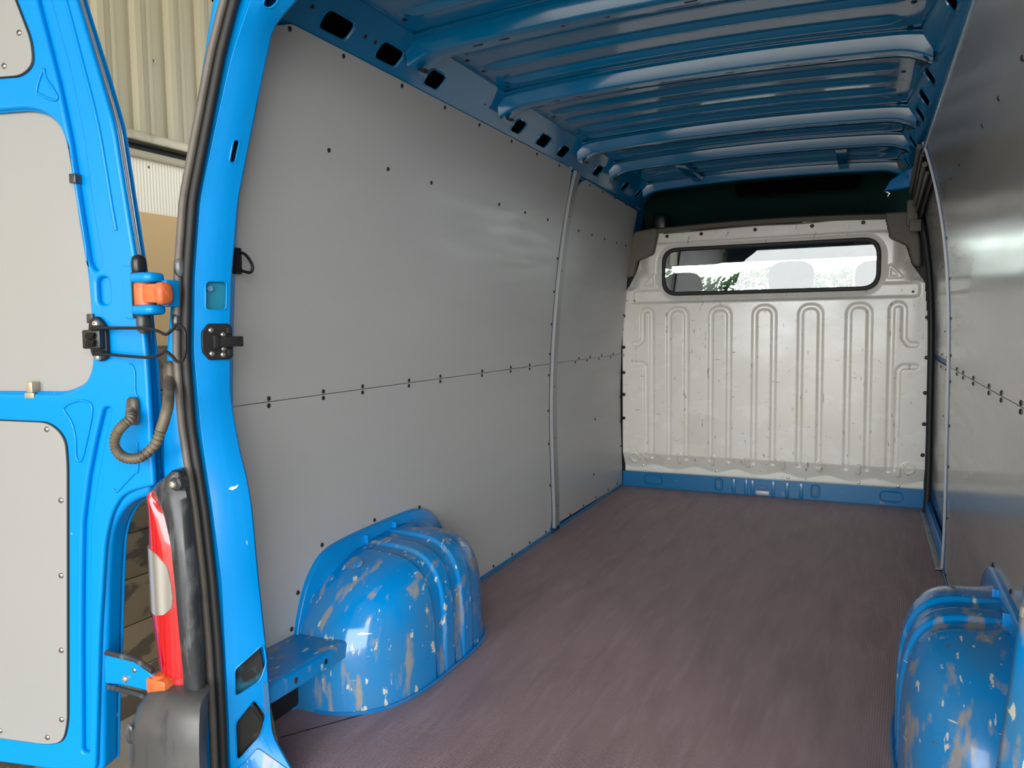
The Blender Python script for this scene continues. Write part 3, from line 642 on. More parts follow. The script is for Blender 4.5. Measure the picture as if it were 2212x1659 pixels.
# overhead: dark lining of the cab roof seen above the bulkhead
oh = thing('cab_headliner', 'dark green cab headliner above the bulkhead', 'headliner', (X0, 4.9, 1.6))
rows = []
for (yy, zz) in ((4.46, 1.80), (4.70, 1.79), (5.0, 1.70), (5.15, 1.55), (5.25, 1.545), (6.05, 1.50)):
    rows.append([(-.86, yy, zz-.03)] + [(-.86+1.64*k/20, yy, zz+.03*(1-((k-10)/10)**2)) for k in range(21)] + [(.78, yy, zz-.03)] + [(.78, yy, zz+.06), (-.86, yy, zz+.06)])
link('lining', loft(rows, ang=60), dkgreen, oh)
link('storage_slot', plate(rnd([(-.225, 1.735), (.43, 1.730), (.44, 1.81), (-.245, 1.815)], .02), th=.01, bev=.002, mapf=xz(4.74)), void, oh)
link('side_pocket', superell(-.66, 4.68, 1.585, .05, .06, .075, .5, .6), black, oh)
link('shelf_edge', box(-.84, .76, 4.60, 5.2, 1.535, 1.55, .006), black, oh)

# ================================================================== CAB and what shows through the window
cab = struct('cab_shell', loc=(X0, 5.3, 0))  # shell of the cab: floor, sides, posts and roof
link('cab_floor', box(-.95, .86, 4.62, 6.4, -.25, -.20), black, cab)
for x0, x1 in ((-.95, -.92), (.83, .86)):
    link('cab_side', box(x0, x1, 4.62, 6.25, -.25, 1.02, .01), cabgrey, cab)
    link('side_post', box(x0, x1, 4.62, 4.95, 1.02, 1.78, .01), cabgrey, cab)
    link('roof_edge', box(x0, x1, 4.62, 6.1, 1.42, 1.80, .01), cabgrey, cab)
link('cab_roof', box(-.95, .86, 4.72, 6.1, 1.84, 1.88), cabgrey, cab)
link('windscreen_header', box(-.95, .86, 6.0, 6.12, 1.455, 1.86, .01), cabgrey, cab)
ds = thing('dashboard', 'dark dashboard under the windscreen, beyond the bulkhead window', 'dashboard', (X0, 6.2, .5))
link('top_pad', superell(X0, 6.25, .85, .90, .35, .13, .4, .3), black, ds); link('front_face', box(-.92, .83, 6.1, 6.5, -.2, .85, .03), black, ds)
w2 = struct('window_2', loc=(X0, 6.3, 1.2))
link('windscreen', loft([[(-.93, 6.60, .9), (.84, 6.60, .9), (.84, 6.604, .9), (-.93, 6.604, .9)], [(-.90, 6.06, 1.48), (.81, 6.06, 1.48), (.81, 6.064, 1.48), (-.90, 6.064, 1.48)]]), screen_glass, w2)
def seat(cx_, wd2, hr, label, zt=1.32):
    s = thing('cab_chair', label, 'seat', (cx_, 5.15, 0), 0, 'cab seats')
    link('cushion', superell(cx_, 5.42, .15, wd2, .26, .11, .4, .4), seat_m, s)
    link('seat_back', superell(cx_, 5.10, .60, wd2, .09, .46, .35, .5), seat_m, s)
    link('headrest', superell(cx_, 5.10, zt-.085, hr, .055, .105, .65, .7), seat_m, s)
    for dx in (-.05, .05): link('headrest_post', cyl((cx_+dx, 5.10, 1.02), (cx_+dx, 5.10, 1.16), .007, sides=8), alu, s)
seat(-.62, .25, .125, 'cab seat whose dark headrest shows at the low left corner of the bulkhead window', 1.308)
seat(.05, .22, .135, 'middle cab seat with its headrest centred in the bulkhead window', 1.352)
seat(.535, .22, .125, 'cab seat whose dark headrest shows at the window end nearest the sliding door', 1.335)
vs = thing('sun_visor', 'dark grey folded sun visor behind the bulkhead glass', 'sun visor', (-.68, 5.75, 1.46))
link('visor_board', superell(-.70, 5.72, 1.475, .235, .012, .058, .3, .3), cabgrey, vs); link('visor_arm', tube([(-.475, 5.72, 1.50), (-.455, 5.72, 1.515), (-.455, 5.74, 1.55)], .005, 6), alu, vs)
mr = thing('rear_view_mirror', 'dark interior mirror hanging at the windscreen top', 'mirror', (.36, 5.85, 1.5))
link('mirror_shell', superell(.355, 5.82, 1.492, .05, .02, .04, .5, .6), blackm, mr); link('mirror_stalk', cyl((.355, 5.85, 1.49), (.36, 6.0, 1.50), .008, sides=8), black, mr)
# hedge and posts in front of the van
hd = thing('hedge', 'leafy green hedge across the yard ahead of the van', 'hedge', (-2, 17, GZ))
bm = bmesh.new()
for k in range(12000):
    x = R.uniform(-8, 4); z = GZ + R.random()**.8*(2.66+.10*math.sin(x*3.1)); y = 17+R.uniform(-.4, .4); s = R.uniform(.05, .10)
    n_ = Vector((R.uniform(-1, 1), R.uniform(-1, .2), R.uniform(-.5, 1))).normalized(); a1 = n_.orthogonal().normalized(); a2 = n_.cross(a1); c0 = Vector((x, y, z))
    bm.faces.new([bm.verts.new(c0+a1*s), bm.verts.new(c0+a2*s*.55), bm.verts.new(c0-a1*s), bm.verts.new(c0-a2*s*.55)])
lv = link('leaves', from_bm(bm, recalc=False), foliage, hd); lv['kind'] = 'stuff'
for x, lab in ((-2.62, 'pale yard post at the left of the view through the cab'), (.28, 'pale yard post at the right of the view through the cab')):
    p = thing('yard_post', lab, 'post', (x, 15.5, GZ))
    link('shaft', box(x-.045, x+.045, 15.46, 15.54, GZ, 2.9, .01), post_m, p); link('cap', box(x-.06, x+.06, 15.44, 15.56, 2.9, 2.94, .01), post_m, p)

# ================================================================== WHEEL ARCHES
def wheel_arch(side, label):
    xw = -.870 if side < 0 else .776; bdep = .272 if side < 0 else .215; yc, ah, hh = 1.895, .365, .378
    if side > 0: yc = 1.90
    t_ = thing('wheel_arch', label, 'wheel arch', (xw, yc, 0))
    sg = lambda v, e: math.copysign(abs(v)**e, v)
    def grooves(y):
        g = 0
        for y0, y1 in ((1.815, 1.868), (1.922, 1.974), (2.04, 2.30)):
            g += sst(y0-.006, y0+.004, y)*(1-sst(y1-.004, y1+.005, y))
        return float(g)
    ys = sorted(set([yc+ah*sg(math.sin(a), .62) for a in np.linspace(-math.pi/2, math.pi/2, 65)] + list(np.linspace(1.80, 2.06, 66))))
    rows = []
    for y in ys:
        s = min(1, abs((y-yc)/ah)); n_ = 3.6 if y > yc else 3.0
        Cc = max(0.0, 1-s**n_)**(1/n_); lean = .90+.10*min(1, max(0, (y-1.55)/.55))
        row = []
        for k in range(33):
            ps = math.pi/2*k/32; dd = bdep*Cc*sg(math.sin(ps), 2/4.4); z = hh*lean*Cc*sg(math.cos(ps), 2/4.4)
            nd, nz = math.sin(ps)**1.2, math.cos(ps)**1.2; gg = .009*grooves(y)*min(1, Cc*1.5)*(1 if z > .02 else z/.02)*min(1, dd/.05)
            row.append((xw-side*(dd-gg*nd), y, z-gg*nz-.002))
        rows.append(row)
    v = [p for r in rows for p in r]; nn = 33; f = [(i*nn+k, i*nn+k+1, (i+1)*nn+k+1, (i+1)*nn+k) for i in range(len(rows)-1) for k in range(nn-1)]
    link('arch_shell', from_py(v, f, ang=60), blue_worn, t_)
    # upright flange that frames the cut-out in the panel
    oc = archcut(side); path = smooth_path([(xw, y, z) for y, z in oc], 5)
    cen = Vector((xw, 1.93, .10)); rows = []
    for i, p in enumerate(path):
        tg = (path[min(i+1, len(path)-1)]-path[max(i-1, 0)]).normalized(); nin = Vector((0, tg.z, -tg.y)); nin = nin if nin.dot(cen-p) > 0 else -nin
        o_, m_ = p-nin*.004, p+nin*.028
        rows.append([o_+Vector((-side*.006, 0, 0)), o_+Vector((-side*.010, 0, 0))+nin*.004, m_+Vector((-side*.010, 0, 0)), m_+nin*.03+Vector((-side*.03, 0, 0)), m_+nin*.03+Vector((side*.01, 0, 0)), o_+Vector((side*.01, 0, 0))])
    link('flange', loft(rows, ang=50), blue, t_)
    for y, z in ((1.85, .375), (2.0, .378)): link('flange_tab', box(xw-side*.008, xw-side*.024, y-.003, y+.003, z-.03, z+.008, .002), blue, t_)
    link('base_lip', tube(smooth_path([(xw-side*(bdep*max(0, 1-min(1, abs((y-yc)/ah))**(3.6 if y > yc else 3.0))**(1/(3.6 if y > yc else 3.0))+.004), y, .003) for y in np.linspace(yc-ah*.995, yc+ah*.995, 40)], 2), .006, 6), blue_dirty, t_)
    if side < 0: link('plug', plate(capsule(xw-side*.10, 1.69, .014, .011), th=.004, bev=.001, mapf=lambda u, v, w_: (u, v, .352+(v-1.69)*.45+w_)), blue_worn, t_)
    return t_
wheel_arch(-1, 'scuffed blue wheel arch on the plain grey wall next to the open rear door')
wheel_arch(1, 'scuffed blue wheel arch on the shiny wall, half hidden by a blue post')
# sheet bracket from the rear post to the left arch
lb = thing('bracket_ledge', 'blue folded steel ledge joining the rear post to the wheel arch', 'bracket', (-.75, 1.32, .2))
rows = []
for k in range(2):
    y = (1.27, 1.60)[k]; zt = (.197, .192)[k]
    rows.append([(-.872, y, zt), (-.732, y, zt), (-.722, y, zt-.003), (-.718, y, zt-.010), (-.718, y, zt-.042), (-.722, y, zt-.042), (-.726, y, zt-.010), (-.872, y, zt-.006)])
link('ledge_sheet', loft(rows, ang=50), blue_worn, lb)
for y in (1.37, 1.48): link('drain_hole', plate(capsule(y, .172, .005, .007), th=.002, bev=.0004, mapf=lambda u, v, w_: (-.7175+w_, u, v)), rust, lb)
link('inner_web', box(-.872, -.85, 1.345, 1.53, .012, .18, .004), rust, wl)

# ================================================================== LEFT REAR POST
def interp(tab): zz = [p[1] for p in tab][::-1]; xx = [p[0] for p in tab][::-1]; return lambda z: float(np.interp(z, zz, xx))
def smooth_tab(tab):
    f = interp(tab); g = [z for z in np.linspace(-.10, 1.80, 191)]; v = np.array([f(z) for z in g]); k = np.array([1, 2, 3, 2, 1])/9
    v2 = np.convolve(np.pad(v, 2, mode='edge'), k, 'valid'); return lambda z: float(np.interp(z, g, v2))
sealx = smooth_tab([(-.52, 1.80), (-.60, 1.72), (-.655, 1.637), (-.697, 1.538), (-.734, 1.426), (-.788, 1.264), (-.814, 1.104), (-.827, .949), (-.821, .791), (-.794, .614), (-.780, .464), (-.772, .313), (-.770, .158), (-.771, .044), (-.772, -.1)])
facex = smooth_tab([(-.48, 1.80), (-.56, 1.72), (-.623, 1.635), (-.676, 1.538), (-.719, 1.426), (-.777, 1.265), (-.802, 1.104), (-.814, .949), (-.805, .791), (-.781, .613), (-.763, .463), (-.762, .310), (-.760, .155), (-.761, .041), (-.762, -.1)])
innx = smooth_tab([(-.38, 1.80), (-.45, 1.71), (-.525, 1.645), (-.603, 1.595), (-.645, 1.472), (-.688, 1.339), (-.714, 1.256), (-.739, 1.104), (-.749, .987), (-.756, .858), (-.745, .788), (-.733, .729), (-.716, .670), (-.707, .610), (-.697, .459), (-.683, .308), (-.679, .205), (-.673, .112), (-.648, .082), (-.624, .050), (-.60, .02), (-.59, -.1)])
outx = smooth_tab([(-.62, 1.80), (-.66, 1.72), (-.695, 1.637), (-.736, 1.493), (-.781, 1.344), (-.808, 1.226), (-.835, 1.104), (-.862, .969), (-.882, .811), (-.891, .711), (-.889, .650), (-.887, .55), (-.885, 0), (-.885, -.1)])
post = thing('rear_post', 'tall blue rear door post with cut-outs, between the open door and the plain grey wall', 'door post', (-.78, 1.2, -.1))
KI = 1.265/1.24                                              # the inner edge lies deeper in the van than the seal
def inn2(z): zq = .995+(z-.995)/KI; return .4815+(innx(zq)-.4815)*KI
DYF = .068
def face_pt(s_, z, off=0.0):
    f_, i_ = facex(z)+.006, inn2(z); e_ = Vector((i_-f_, DYF, 0)).normalized(); n_ = Vector((e_.y, -e_.x, 0))
    bul = .004*math.sin(math.pi*min(1, max(0, s_)))
    return Vector((f_+(i_-f_)*s_, 1.195+DYF*s_, z)) + n_*(off+bul)
def face_w(z): return math.hypot(inn2(z)-facex(z)-.006, DYF)
nd_ = Vector((.86, -.51, 0)).normalized()
rows = []
for z in np.linspace(-.09, 1.775, 150):
    o_, s_, f_, i_ = outx(z), sealx(z), facex(z), inn2(z); a_, b2 = face_pt(0, z, -.001), face_pt(1, z, -.001)
    rows.append([tuple(a_), (f_-.001, 1.198, z), (s_, 1.196, z), (s_-.006, 1.176, z), (s_-.014, 1.170, z), (o_+.012, 1.170, z), (o_+.006, 1.171, z), (o_, 1.18, z), (min(o_-.004, pL(z)-.01), 1.27, z), (pL(z)-.022, 1.40, z),
                 (pL(z)-.006, 1.40, z), (pL(z)+.002, 1.352, z), (min(i_-.05, pL(z)+.05), 1.297, z), (i_-.012, 1.273, z), (i_-.002, 1.268, z), tuple(b2)])
link('post_shell', loft(rows, False, False, ang=50), blue, post)
WN = .08
def hole_pts(cs, cz, pts, k=1.0): w_ = face_w(cz); return [(WN*(cs+u*k/w_), cz+v) for u, v in pts]
slot = capsule(0, 0, .0068, .023, .0066); sq = capsule(0, 0, .0225, .031, .010)
tri1 = rnd([(-.036, -.048), (-.034, .014), (.030, .056), (.034, .012), (.018, -.024)], .010); tri2 = rnd([(-.038, -.066), (-.036, .020), (.006, .064), (.030, .022), (.016, -.018)], .010)
HOLES = [hole_pts(.47, 1.660, capsule(0, 0, .014, .034, .013)), hole_pts(.63, 1.362, slot), hole_pts(.58, 1.067, sq), hole_pts(.60, .250, tri1), hole_pts(.56, .126, tri2)]
fm = lambda u, v, w_: tuple(face_pt(u/WN, v, w_))
link('post_face', plate([(0, -.09), (WN, -.09), (WN, 1.775), (0, 1.775)], HOLES, th=.003, bev=.001, mapf=fm, cu=[WN*k/6 for k in range(1, 6)], cv=[-.09+.02*k for k in range(1, 93)], ang=40), blue, post)
for h_ in HOLES: link('hole_rim', tube([face_pt(u/WN, v, .001) for u, v in h_[::2]], .0020, 6, True), blue, post)
link('square_cavity', plate([(WN*.2, 1.02), (WN*.98, 1.02), (WN*.98, 1.11), (WN*.2, 1.11)], th=.002, bev=.0005, mapf=lambda u, v, w_: tuple(face_pt(u/WN, v, w_-.012))), mat('teal_primer', (.008, .17, .26), .4), post)
c0 = face_pt(.45, 1.082, -.011); link('inner_bolt', cyl(c0, c0+nd_*.005, .007, sides=12, bev=.001), blue_dirty, post)
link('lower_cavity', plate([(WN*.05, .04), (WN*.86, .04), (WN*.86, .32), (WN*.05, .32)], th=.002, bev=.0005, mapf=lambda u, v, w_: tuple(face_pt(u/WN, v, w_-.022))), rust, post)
link('cavity_stay', tube([face_pt(.35, .20, -.015), face_pt(.65, .165, -.008), face_pt(.9, .11, -.015)], .005, 8), rust, post)
link('foot_patch', plate(rnd([(WN*.0, -.02), (WN*.0, .035), (WN*.6, .085), (WN*1.0, .03), (WN*1.0, -.02)], .01), th=.003, bev=.001, mapf=lambda u, v, w_: tuple(face_pt(u/WN, v, w_+.003)), cu=[WN*k/5 for k in range(1, 5)], cv=[.02*k for k in range(5)]), blue_worn, post)
link('weld_tab', plate(capsule(WN*.93, .185, .006, .035, .003), th=.003, bev=.001, mapf=lambda u, v, w_: tuple(face_pt(u/WN, v, w_+.002))), blue_dirty, post)
link('joint_line', tube([face_pt(k/8, 1.268-.020*k/8, .0005) for k in range(9)], .0011, 6), blue_dirty, post)
# paint chip on the post
link('paint_chip', plate(hole_pts(.62, .655, [(-.012, -.002), (-.006, .003), (.002, .002), (.011, .006), (.006, -.001), (-.004, -.005)]), th=.0012, bev=.0002, mapf=lambda u, v, w_: tuple(face_pt(u/WN, v, w_+.002))), paper, post)
# rubber door seal: a taupe outer bulb and a black inner bulb
sl = thing('door_seal', 'taupe and black rubber seal following the edge of the rear door opening', 'door seal', (-.80, 1.18, 0))
zz = [1.775-.02*k for k in range(94)]
link('outer_bulb', tube([(sealx(z)-.006, 1.172, z) for z in zz], .0085, 10), taupe, sl); link('inner_bulb', tube([(sealx(z)+.010, 1.182, z) for z in zz], .0095, 10), rubber, sl)
# lock striker on the post
sk = thing('lock_striker', 'black lock striker with bracket bolted on the blue rear post', 'lock striker', (-.76, 1.21, .97))
c0 = face_pt(.62, .969, .006); ed = (face_pt(1, .969)-face_pt(0, .969)).normalized(); nd_ = Vector((ed.y, -ed.x, 0))
def fp(u, v, w_): return c0 + ed*(u*.78) + Vector((0, 0, v*.92)) + nd_*w_
link('striker_plate', plate(rnd([(-.026, -.042), (.030, -.042), (.040, -.034), (.040, .034), (.030, .042), (-.026, .042), (-.044, .022), (-.044, -.022)], .006), th=.008, bev=.003, mapf=lambda u, v, w_: tuple(fp(u, v, w_))), blackm, sk)
bm = bmesh.new()
box_bm(bm, -.020, .062, -.012, .012, .004, .020, .003); box_bm(bm, -.022, -.004, -.016, .016, .002, .024, .003); box_bm(bm, .02, .034, -.034, -.018, .0, .014, .002); box_bm(bm, .02, .034, .018, .034, .0, .014, .002)
for v in bm.verts: v.co = fp(v.co.x, v.co.y, v.co.z)
link('striker_bracket', from_bm(bm), blackm, sk)
for u, v in ((-.018, .027), (-.018, -.027), (.012, -.030), (.014, .016), (.014, -.016)): place(RIVET, fp(u, v, .004), nd_, sk, 'bolt')

# ================================================================== RIGHT REAR POST (cut off by the picture edge)
rp = thing('rear_post', 'blue rear door post at the edge of the picture in front of a wheel arch', 'door post', (.70, 1.2, -.1))
ri = lambda z: float(np.interp(z, [-.1, .05, .36, .5, .68, .86, 1.1, 1.3, 1.45, 1.6, 1.72, 1.8], [.63, .645, .663, .676, .692, .715, .73, .74, .745, .745, .74, .73]))
rows = []
for z in np.linspace(-.09, 1.775, 90):
    i_ = ri(z); rows.append([(i_, 1.245, z), (i_+.004, 1.236, z), (i_+.022, 1.205, z), (i_+.034, 1.196, z), (i_+.055, 1.19, z), (i_+.10, 1.19, z), (i_+.10, 1.36, z), (max(i_+.06, .79) if z < 1.6 else i_+.06, 1.36, z), (i_+.012, 1.27, z)])
link('post_shell', loft(rows, ang=50), blue_worn, rp)
rs = link('door_seal', tube([(ri(z)+.066, 1.182, z) for z in zz], .012, 10), rubber); tag(rs, 'black rubber seal on the post at the edge of the picture', 'door seal')

# ================================================================== TAIL LIGHT
tlg = thing('tail_light', 'upright red and clear tail light in a wet black housing beside the open door', 'tail light', (-.83, 1.12, .2))
lL = interp([(-.857, .668), (-.884, .651), (-.893, .592), (-.898, .531), (-.898, .459), (-.898, .387), (-.890, .326), (-.882, .26), (-.875, .22)])
lR = interp([(-.858, .668), (-.850, .645), (-.830, .616), (-.808, .551), (-.800, .483), (-.795, .415), (-.794, .337), (-.792, .282), (-.795, .22)])
def lens_y(x, z):
    a, b2 = lL(z), lR(z); f_ = min(1, max(0, (x-a)/max(.004, b2-a))); return 1.150 - .045*math.sin(math.pi*(.12+.62*f_)) + .01*f_
rows = []
for z in np.linspace(.225, .667, 60):
    a, b2 = lL(z), lR(z); xs_ = [a+(b2-a)*k/12 for k in range(13)]
    rows.append([(x, lens_y(x, z), z) for x in xs_] + [(b2-.012, 1.158, z), (a-.004, 1.165, z)])
link('red_lens', loft(rows, ang=50), red, tlg)
cR = interp([(-.875, .540), (-.848, .534), (-.822, .508), (-.815, .47), (-.813, .442), (-.815, .420), (-.832, .405), (-.868, .397)])
rows = []
for z in np.linspace(.399, .538, 26):
    a = lL(z)+.0; b2 = cR(z); xs_ = [a+(b2-a)*k/8 for k in range(9)]
    rows.append([(x-.001, lens_y(x, z)-.0022, z) for x in xs_] + [(b2, lens_y(b2, z)+.004, z), (a, lens_y(a, z)+.004, z)])
link('clear_lens', loft(rows, ang=50), clear, tlg)
link('bulb', superell(-.832, 1.122, .455, .012, .012, .03, .8, .9, 12, 8), bolt_m, tlg)
hR = interp([(-.766, .712), (-.757, .69), (-.747, .631), (-.733, .488), (-.727, .342), (-.727, .244), (-.73, .2)])
hL = interp([(-.80, .712), (-.815, .700), (-.846, .681), (-.868, .662), (-.850, .640), (-.832, .612), (-.812, .551), (-.804, .483), (-.80, .4), (-.798, .3), (-.80, .2)])
rows = []
for z in np.linspace(.205, .708, 70):
    a, b2 = hL(z)-.006, min(hR(z), sealx(z)*1.0-.012 if z > 2 else hR(z)); mz = .012*math.sin(math.pi*min(1, max(0, (z-.2)/.5)))
    rows.append([(a-.006, 1.160, z), (a+.004, 1.124-mz*.4, z), (a+(b2-a)*.3, 1.112-mz, z), (a+(b2-a)*.65, 1.116-mz, z), (b2-.022, 1.128, z), (b2-.034, 1.142, z), (b2-.050, 1.160, z)])
link('housing', loft(rows, ang=89), housing, tlg)
link('screw_boss', cyl((-.792, 1.135, .683), (-.790, 1.112, .683), .016, .015, 20, .004), housing, tlg); place(BOLT, (-.789, 1.111, .683), (0, -1, 0), tlg)

# bumper with its upright corner cap
bp_ = thing('rear_bumper', 'dark grey plastic bumper corner below the tail light', 'bumper', (0, 1.1, -.4))
rows = []
for z, e in ((-.42, 0), (0.0, 0), (.10, .0), (.17, .006), (.215, .018), (.24, .034), (.252, .055), (.256, .075)):
    x0, x1, y0, y1 = -.912+e, -.672-e*.5, 1.045+e*.7, 1.16
    rows.append([(x0, y1, z), (x0, y0+.05, z), (x0+.012, y0+.018, z), (x0+.04, y0, z), (x1-.05, y0, z), (x1-.022, y0+.012, z), (x1-.03, y0+.04, z), (x1-.11, y1, z)])
link('corner_cap', loft(rows, ang=60), bump_m, bp_)
link('bumper_bar', box(-.80, .72, 1.02, 1.19, -.42, -.06, .03), bump_m, bp_)
link('reflector_dent', superell(-.885, 1.056, .165, .012, .006, .022, .8, .9, 12, 8), housing, bp_)

# ================================================================== HINGES
def hinge_up():
    h = thing('hinge_bracket', 'blue door hinge with an orange primed knuckle, above the check strap', 'hinge', (-.895, 1.13, 1.07))
    link('knuckle_barrel', cyl((-.885, 1.125, 1.047), (-.885, 1.125, 1.092), .021, sides=20, bev=.003), orange, h)
    link('orange_arm', box(-.885, -.835, 1.108, 1.14, 1.050, 1.089, .006), orange, h)
    link('arm_end', superell(-.832, 1.124, 1.069, .012, .018, .023, .6, .6, 14, 8), orange, h)
    link('body_leaf', box(-.862, -.835, 1.135, 1.168, 1.043, 1.098, .005), blue, h)
    link('upper_lug', superell(-.878, 1.125, 1.102, .032, .024, .011, .5, .6), blue, h); link('lower_lug', superell(-.878, 1.125, 1.037, .032, .024, .011, .5, .6), blue, h)
    link('backing', box(-.915, -.90, 1.115, 1.15, 1.02, 1.115, .004), black, h)
    link('rubber_buffer', superell(-.899, 1.125, 1.128, .012, .016, .022, .7, .8, 14, 10), black, h); link('rubber_buffer', superell(-.892, 1.125, 1.010, .012, .016, .022, .7, .8, 14, 10), housing, h)
    link('side_buffer', superell(-.838, 1.175, 1.125, .010, .014, .022, .7, .8, 12, 8), housing, h); link('side_buffer', superell(-.852, 1.175, 1.012, .010, .014, .022, .7, .8, 12, 8), housing, h)
    h.location.x += .025
hinge_up()
h2 = thing('hinge_bracket', 'blue strap hinge with an orange primed end near the bumper', 'hinge', (-.97, 1.1, .23))
link('strap', plate(rnd([(-1.062, .206), (-1.058, .272), (-1.02, .275), (-.955, .274), (-.918, .258), (-.905, .240), (-.918, .214), (-.96, .214), (-1.02, .212)], .01), th=.014, bev=.005, mapf=xz(1.105)), blue, h2)
link('strap_rib', tube([(-1.05, 1.098, .279), (-.96, 1.098, .279), (-.91, 1.098, .262)], .006, 8), housing, h2); link('strap_rib', tube([(-1.05, 1.098, .203), (-.96, 1.098, .204), (-.90, 1.098, .196)], .006, 8), housing, h2)
link('orange_arm', box(-.925, -.868, 1.09, 1.125, .213, .250, .008), orange, h2); link('orange_barrel', cyl((-.90, 1.105, .195), (-.90, 1.105, .255), .014, sides=16, bev=.003), orange, h2)
link('body_leaf', box(-.905, -.875, 1.12, 1.15, .20, .26, .006), blue, h2)
place(RIVET, (-.965, 1.098, .255), (0, -1, 0), h2, 'bolt'); place(BOLT, (-.992, 1.098, .232), (0, -1, 0), h2, 'bolt')
h2.location.x += .050; h2.location.z += .022

# ================================================================== WIRING CONDUIT
wc = thing('wiring_conduit', 'dusty corrugated rubber cable sleeve looping from the door to the body', 'cable sleeve', (-.87, 1.1, .73))
hp = smooth_path([(-.918, 1.124, .826), (-.898, 1.105, .813), (-.902, 1.095, .804), (-.919, 1.092, .789), (-.929, 1.09, .769), (-.925, 1.09, .749), (-.906, 1.09, .736), (-.879, 1.092, .733), (-.852, 1.095, .741), (-.823, 1.10, .765), (-.805, 1.10, .794)], 44)
m_ = len(hp)
link('corrugated_hose', tube(hp, lambda s: .0098 + .0016*math.sin(s*2*math.pi*34), 12), hosem, wc)
hq = smooth_path([(-.805, 1.10, .794), (-.797, 1.105, .822), (-.802, 1.118, .847), (-.818, 1.135, .868), (-.840, 1.155, .885), (-.852, 1.172, .90)], 8)
link('smooth_sleeve', tube(hq, .0112, 12), hosem, wc)
link('grommet', superell(-.922, 1.132, .826, .015, .010, .030, .6, .8), hosem, wc)
link('body_grommet', superell(-.850, 1.168, .905, .014, .012, .026, .7, .8), hosem, wc)

# ================================================================== OPEN REAR DOOR  (local frame: x away from the hinge, y towards the viewer, z up)
DR = thing('rear_door', 'open blue rear door lined with three grey panels', 'van door', (-.92, 1.14, 0), math.radians(192))
def dl(name, me, m, parent=None):
    o = link(name, me, m, parent or DR, local=(parent is None))
    if parent is not None: o.matrix_parent_inverse = Matrix.Identity(4)
    return o
def xy(y0): return lambda u, v, w_: (u, y0+w_, v)
front = [(.13, 1.80), (.095, 1.677), (.054, 1.534), (.022, 1.42), (-.001, 1.239), (-.020, 1.095), (-.029, .931), (-.031, .665), (-.012, .661), (.022, .653), (.052, .638), (.078, .600), (.098, .538), (.110, .445), (.121, .361), (.128, .297), (.142, .15), (.156, .0), (.75, .0), (.75, 1.80)]
back = [(.154, 1.80), (.120, 1.684), (.076, 1.54), (.046, 1.43), (.023, 1.239), (.005, 1.095), (-.007, .931), (-.012, .66), (-.008, .640), (.030, .628), (.061, .606), (.085, .569), (.097, .528), (.108, .434), (.121, .285), (.134, .176), (.147, .0), (.75, .0), (.75, 1.80)]
rr = [0]+[.03]*6+[.006, .02]+[.03]*9+[.02, 0]
midp = [(.70, 1.475), (.225, 1.470), (.179, 1.455), (.150, 1.424), (.133, 1.36), (.103, 1.108), (.102, .951), (.108, .911), (.128, .880), (.178, .860), (.70, .860)]
midr = [0, .03, .03, .04, .1, .1, .05, .03, .03, .03, 0]
groove = [(.195, 1.70), (.151, 1.514), (.130, 1.399), (.112, 1.244), (.099, 1.137), (.083, 1.118), (.067, 1.136), (.083, 1.243), (.096, 1.396), (.121, 1.54), (.163, 1.70)]
groove2 = [(.084, .832), (.108, .761), (.131, .680), (.152, .577), (.163, .45), (.174, .293), (.188, .05), (.170, .05), (.153, .295), (.143, .45), (.132, .578), (.107, .681), (.085, .762), (.063, .832)]
topp = [(.75, 1.545), (.237, 1.536), (.207, 1.556), (.208, 1.604), (.245, 1.70), (.27, 1.76), (.75, 1.76)]
lowp = [(.75, .808), (.218, .797), (.181, .765), (.179, .709), (.218, .118), (.233, .072), (.275, .062), (.75, .066)]
fr_m = plate(rnd(front, rr), [rnd(midp, midr), rnd(groove, .016), rnd(groove2, .012), capsule(.068, 1.080, .0155, .029, .0145)], th=.016, bev=.0065, mapf=xy(-.008), seg=3)
dl('door_frame', fr_m, blue)
dl('door_body', plate(rnd(back, .02), [rnd([(p[0]+.004, p[1]) for p in midp], midr)], th=.05, bev=.012, mapf=xy(-.038), seg=3), blue)
dl('outer_skin', plate(rnd(back, .02), th=.004, bev=.001, mapf=xy(-.066)), blue)
link_mid = dl('middle_panel', plate(rnd([(p[0]-.012, p[1]) for p in midp], midr), th=.006, bev=.001, mapf=xy(-.022)), door_grey)
dl('window_reveal', tube([(u, -.012, v) for u, v in rnd(midp, midr)], .004, 6), blue)
dl('reveal_seal', tube([(u+.003, -.018, v+.001) for u, v in rnd(midp, midr)], .003, 6), rubber)
tp = dl('top_panel', plate(rnd(topp, [.0, .03, .03, .05, .05, .02, 0]), th=.005, bev=.001, mapf=xy(.0035)), door_grey)
lp = dl('lower_panel', plate(rnd(lowp, [0, .04, .05, .1, .04, .03, .03, 0]), th=.005, bev=.001, mapf=xy(.0035)), door_grey)
for pan, pl_, r_ in ((tp, topp, [.0, .03, .03, .05, .05, .02, 0]), (lp, lowp, [0, .04, .05, .1, .04, .03, .03, 0])):
    dl('edge_band', tube([(u, .0015, v) for u, v in rnd(pl_, r_)], .0028, 6), rubber, pan)
def dplace(me, t_, z, y=.006, parent=None, name='screw'):
    o = bpy.data.objects.new(name, me); C.objects.link(o); o.location = (t_, y, z); o.rotation_euler = (math.radians(-90), 0, 0); o.parent = parent or DR
for t_, z in ((.234, 1.622), (.277, 1.558), (.40, 1.56)): dplace(RIVET, t_, z, parent=tp)
for t_, z in ((.224, .783), (.198, .627), (.209, .458), (.220, .287), (.230, .126), (.271, .080), (.40, .082), (.40, .79)): dplace(RIVET, t_, z, parent=lp)
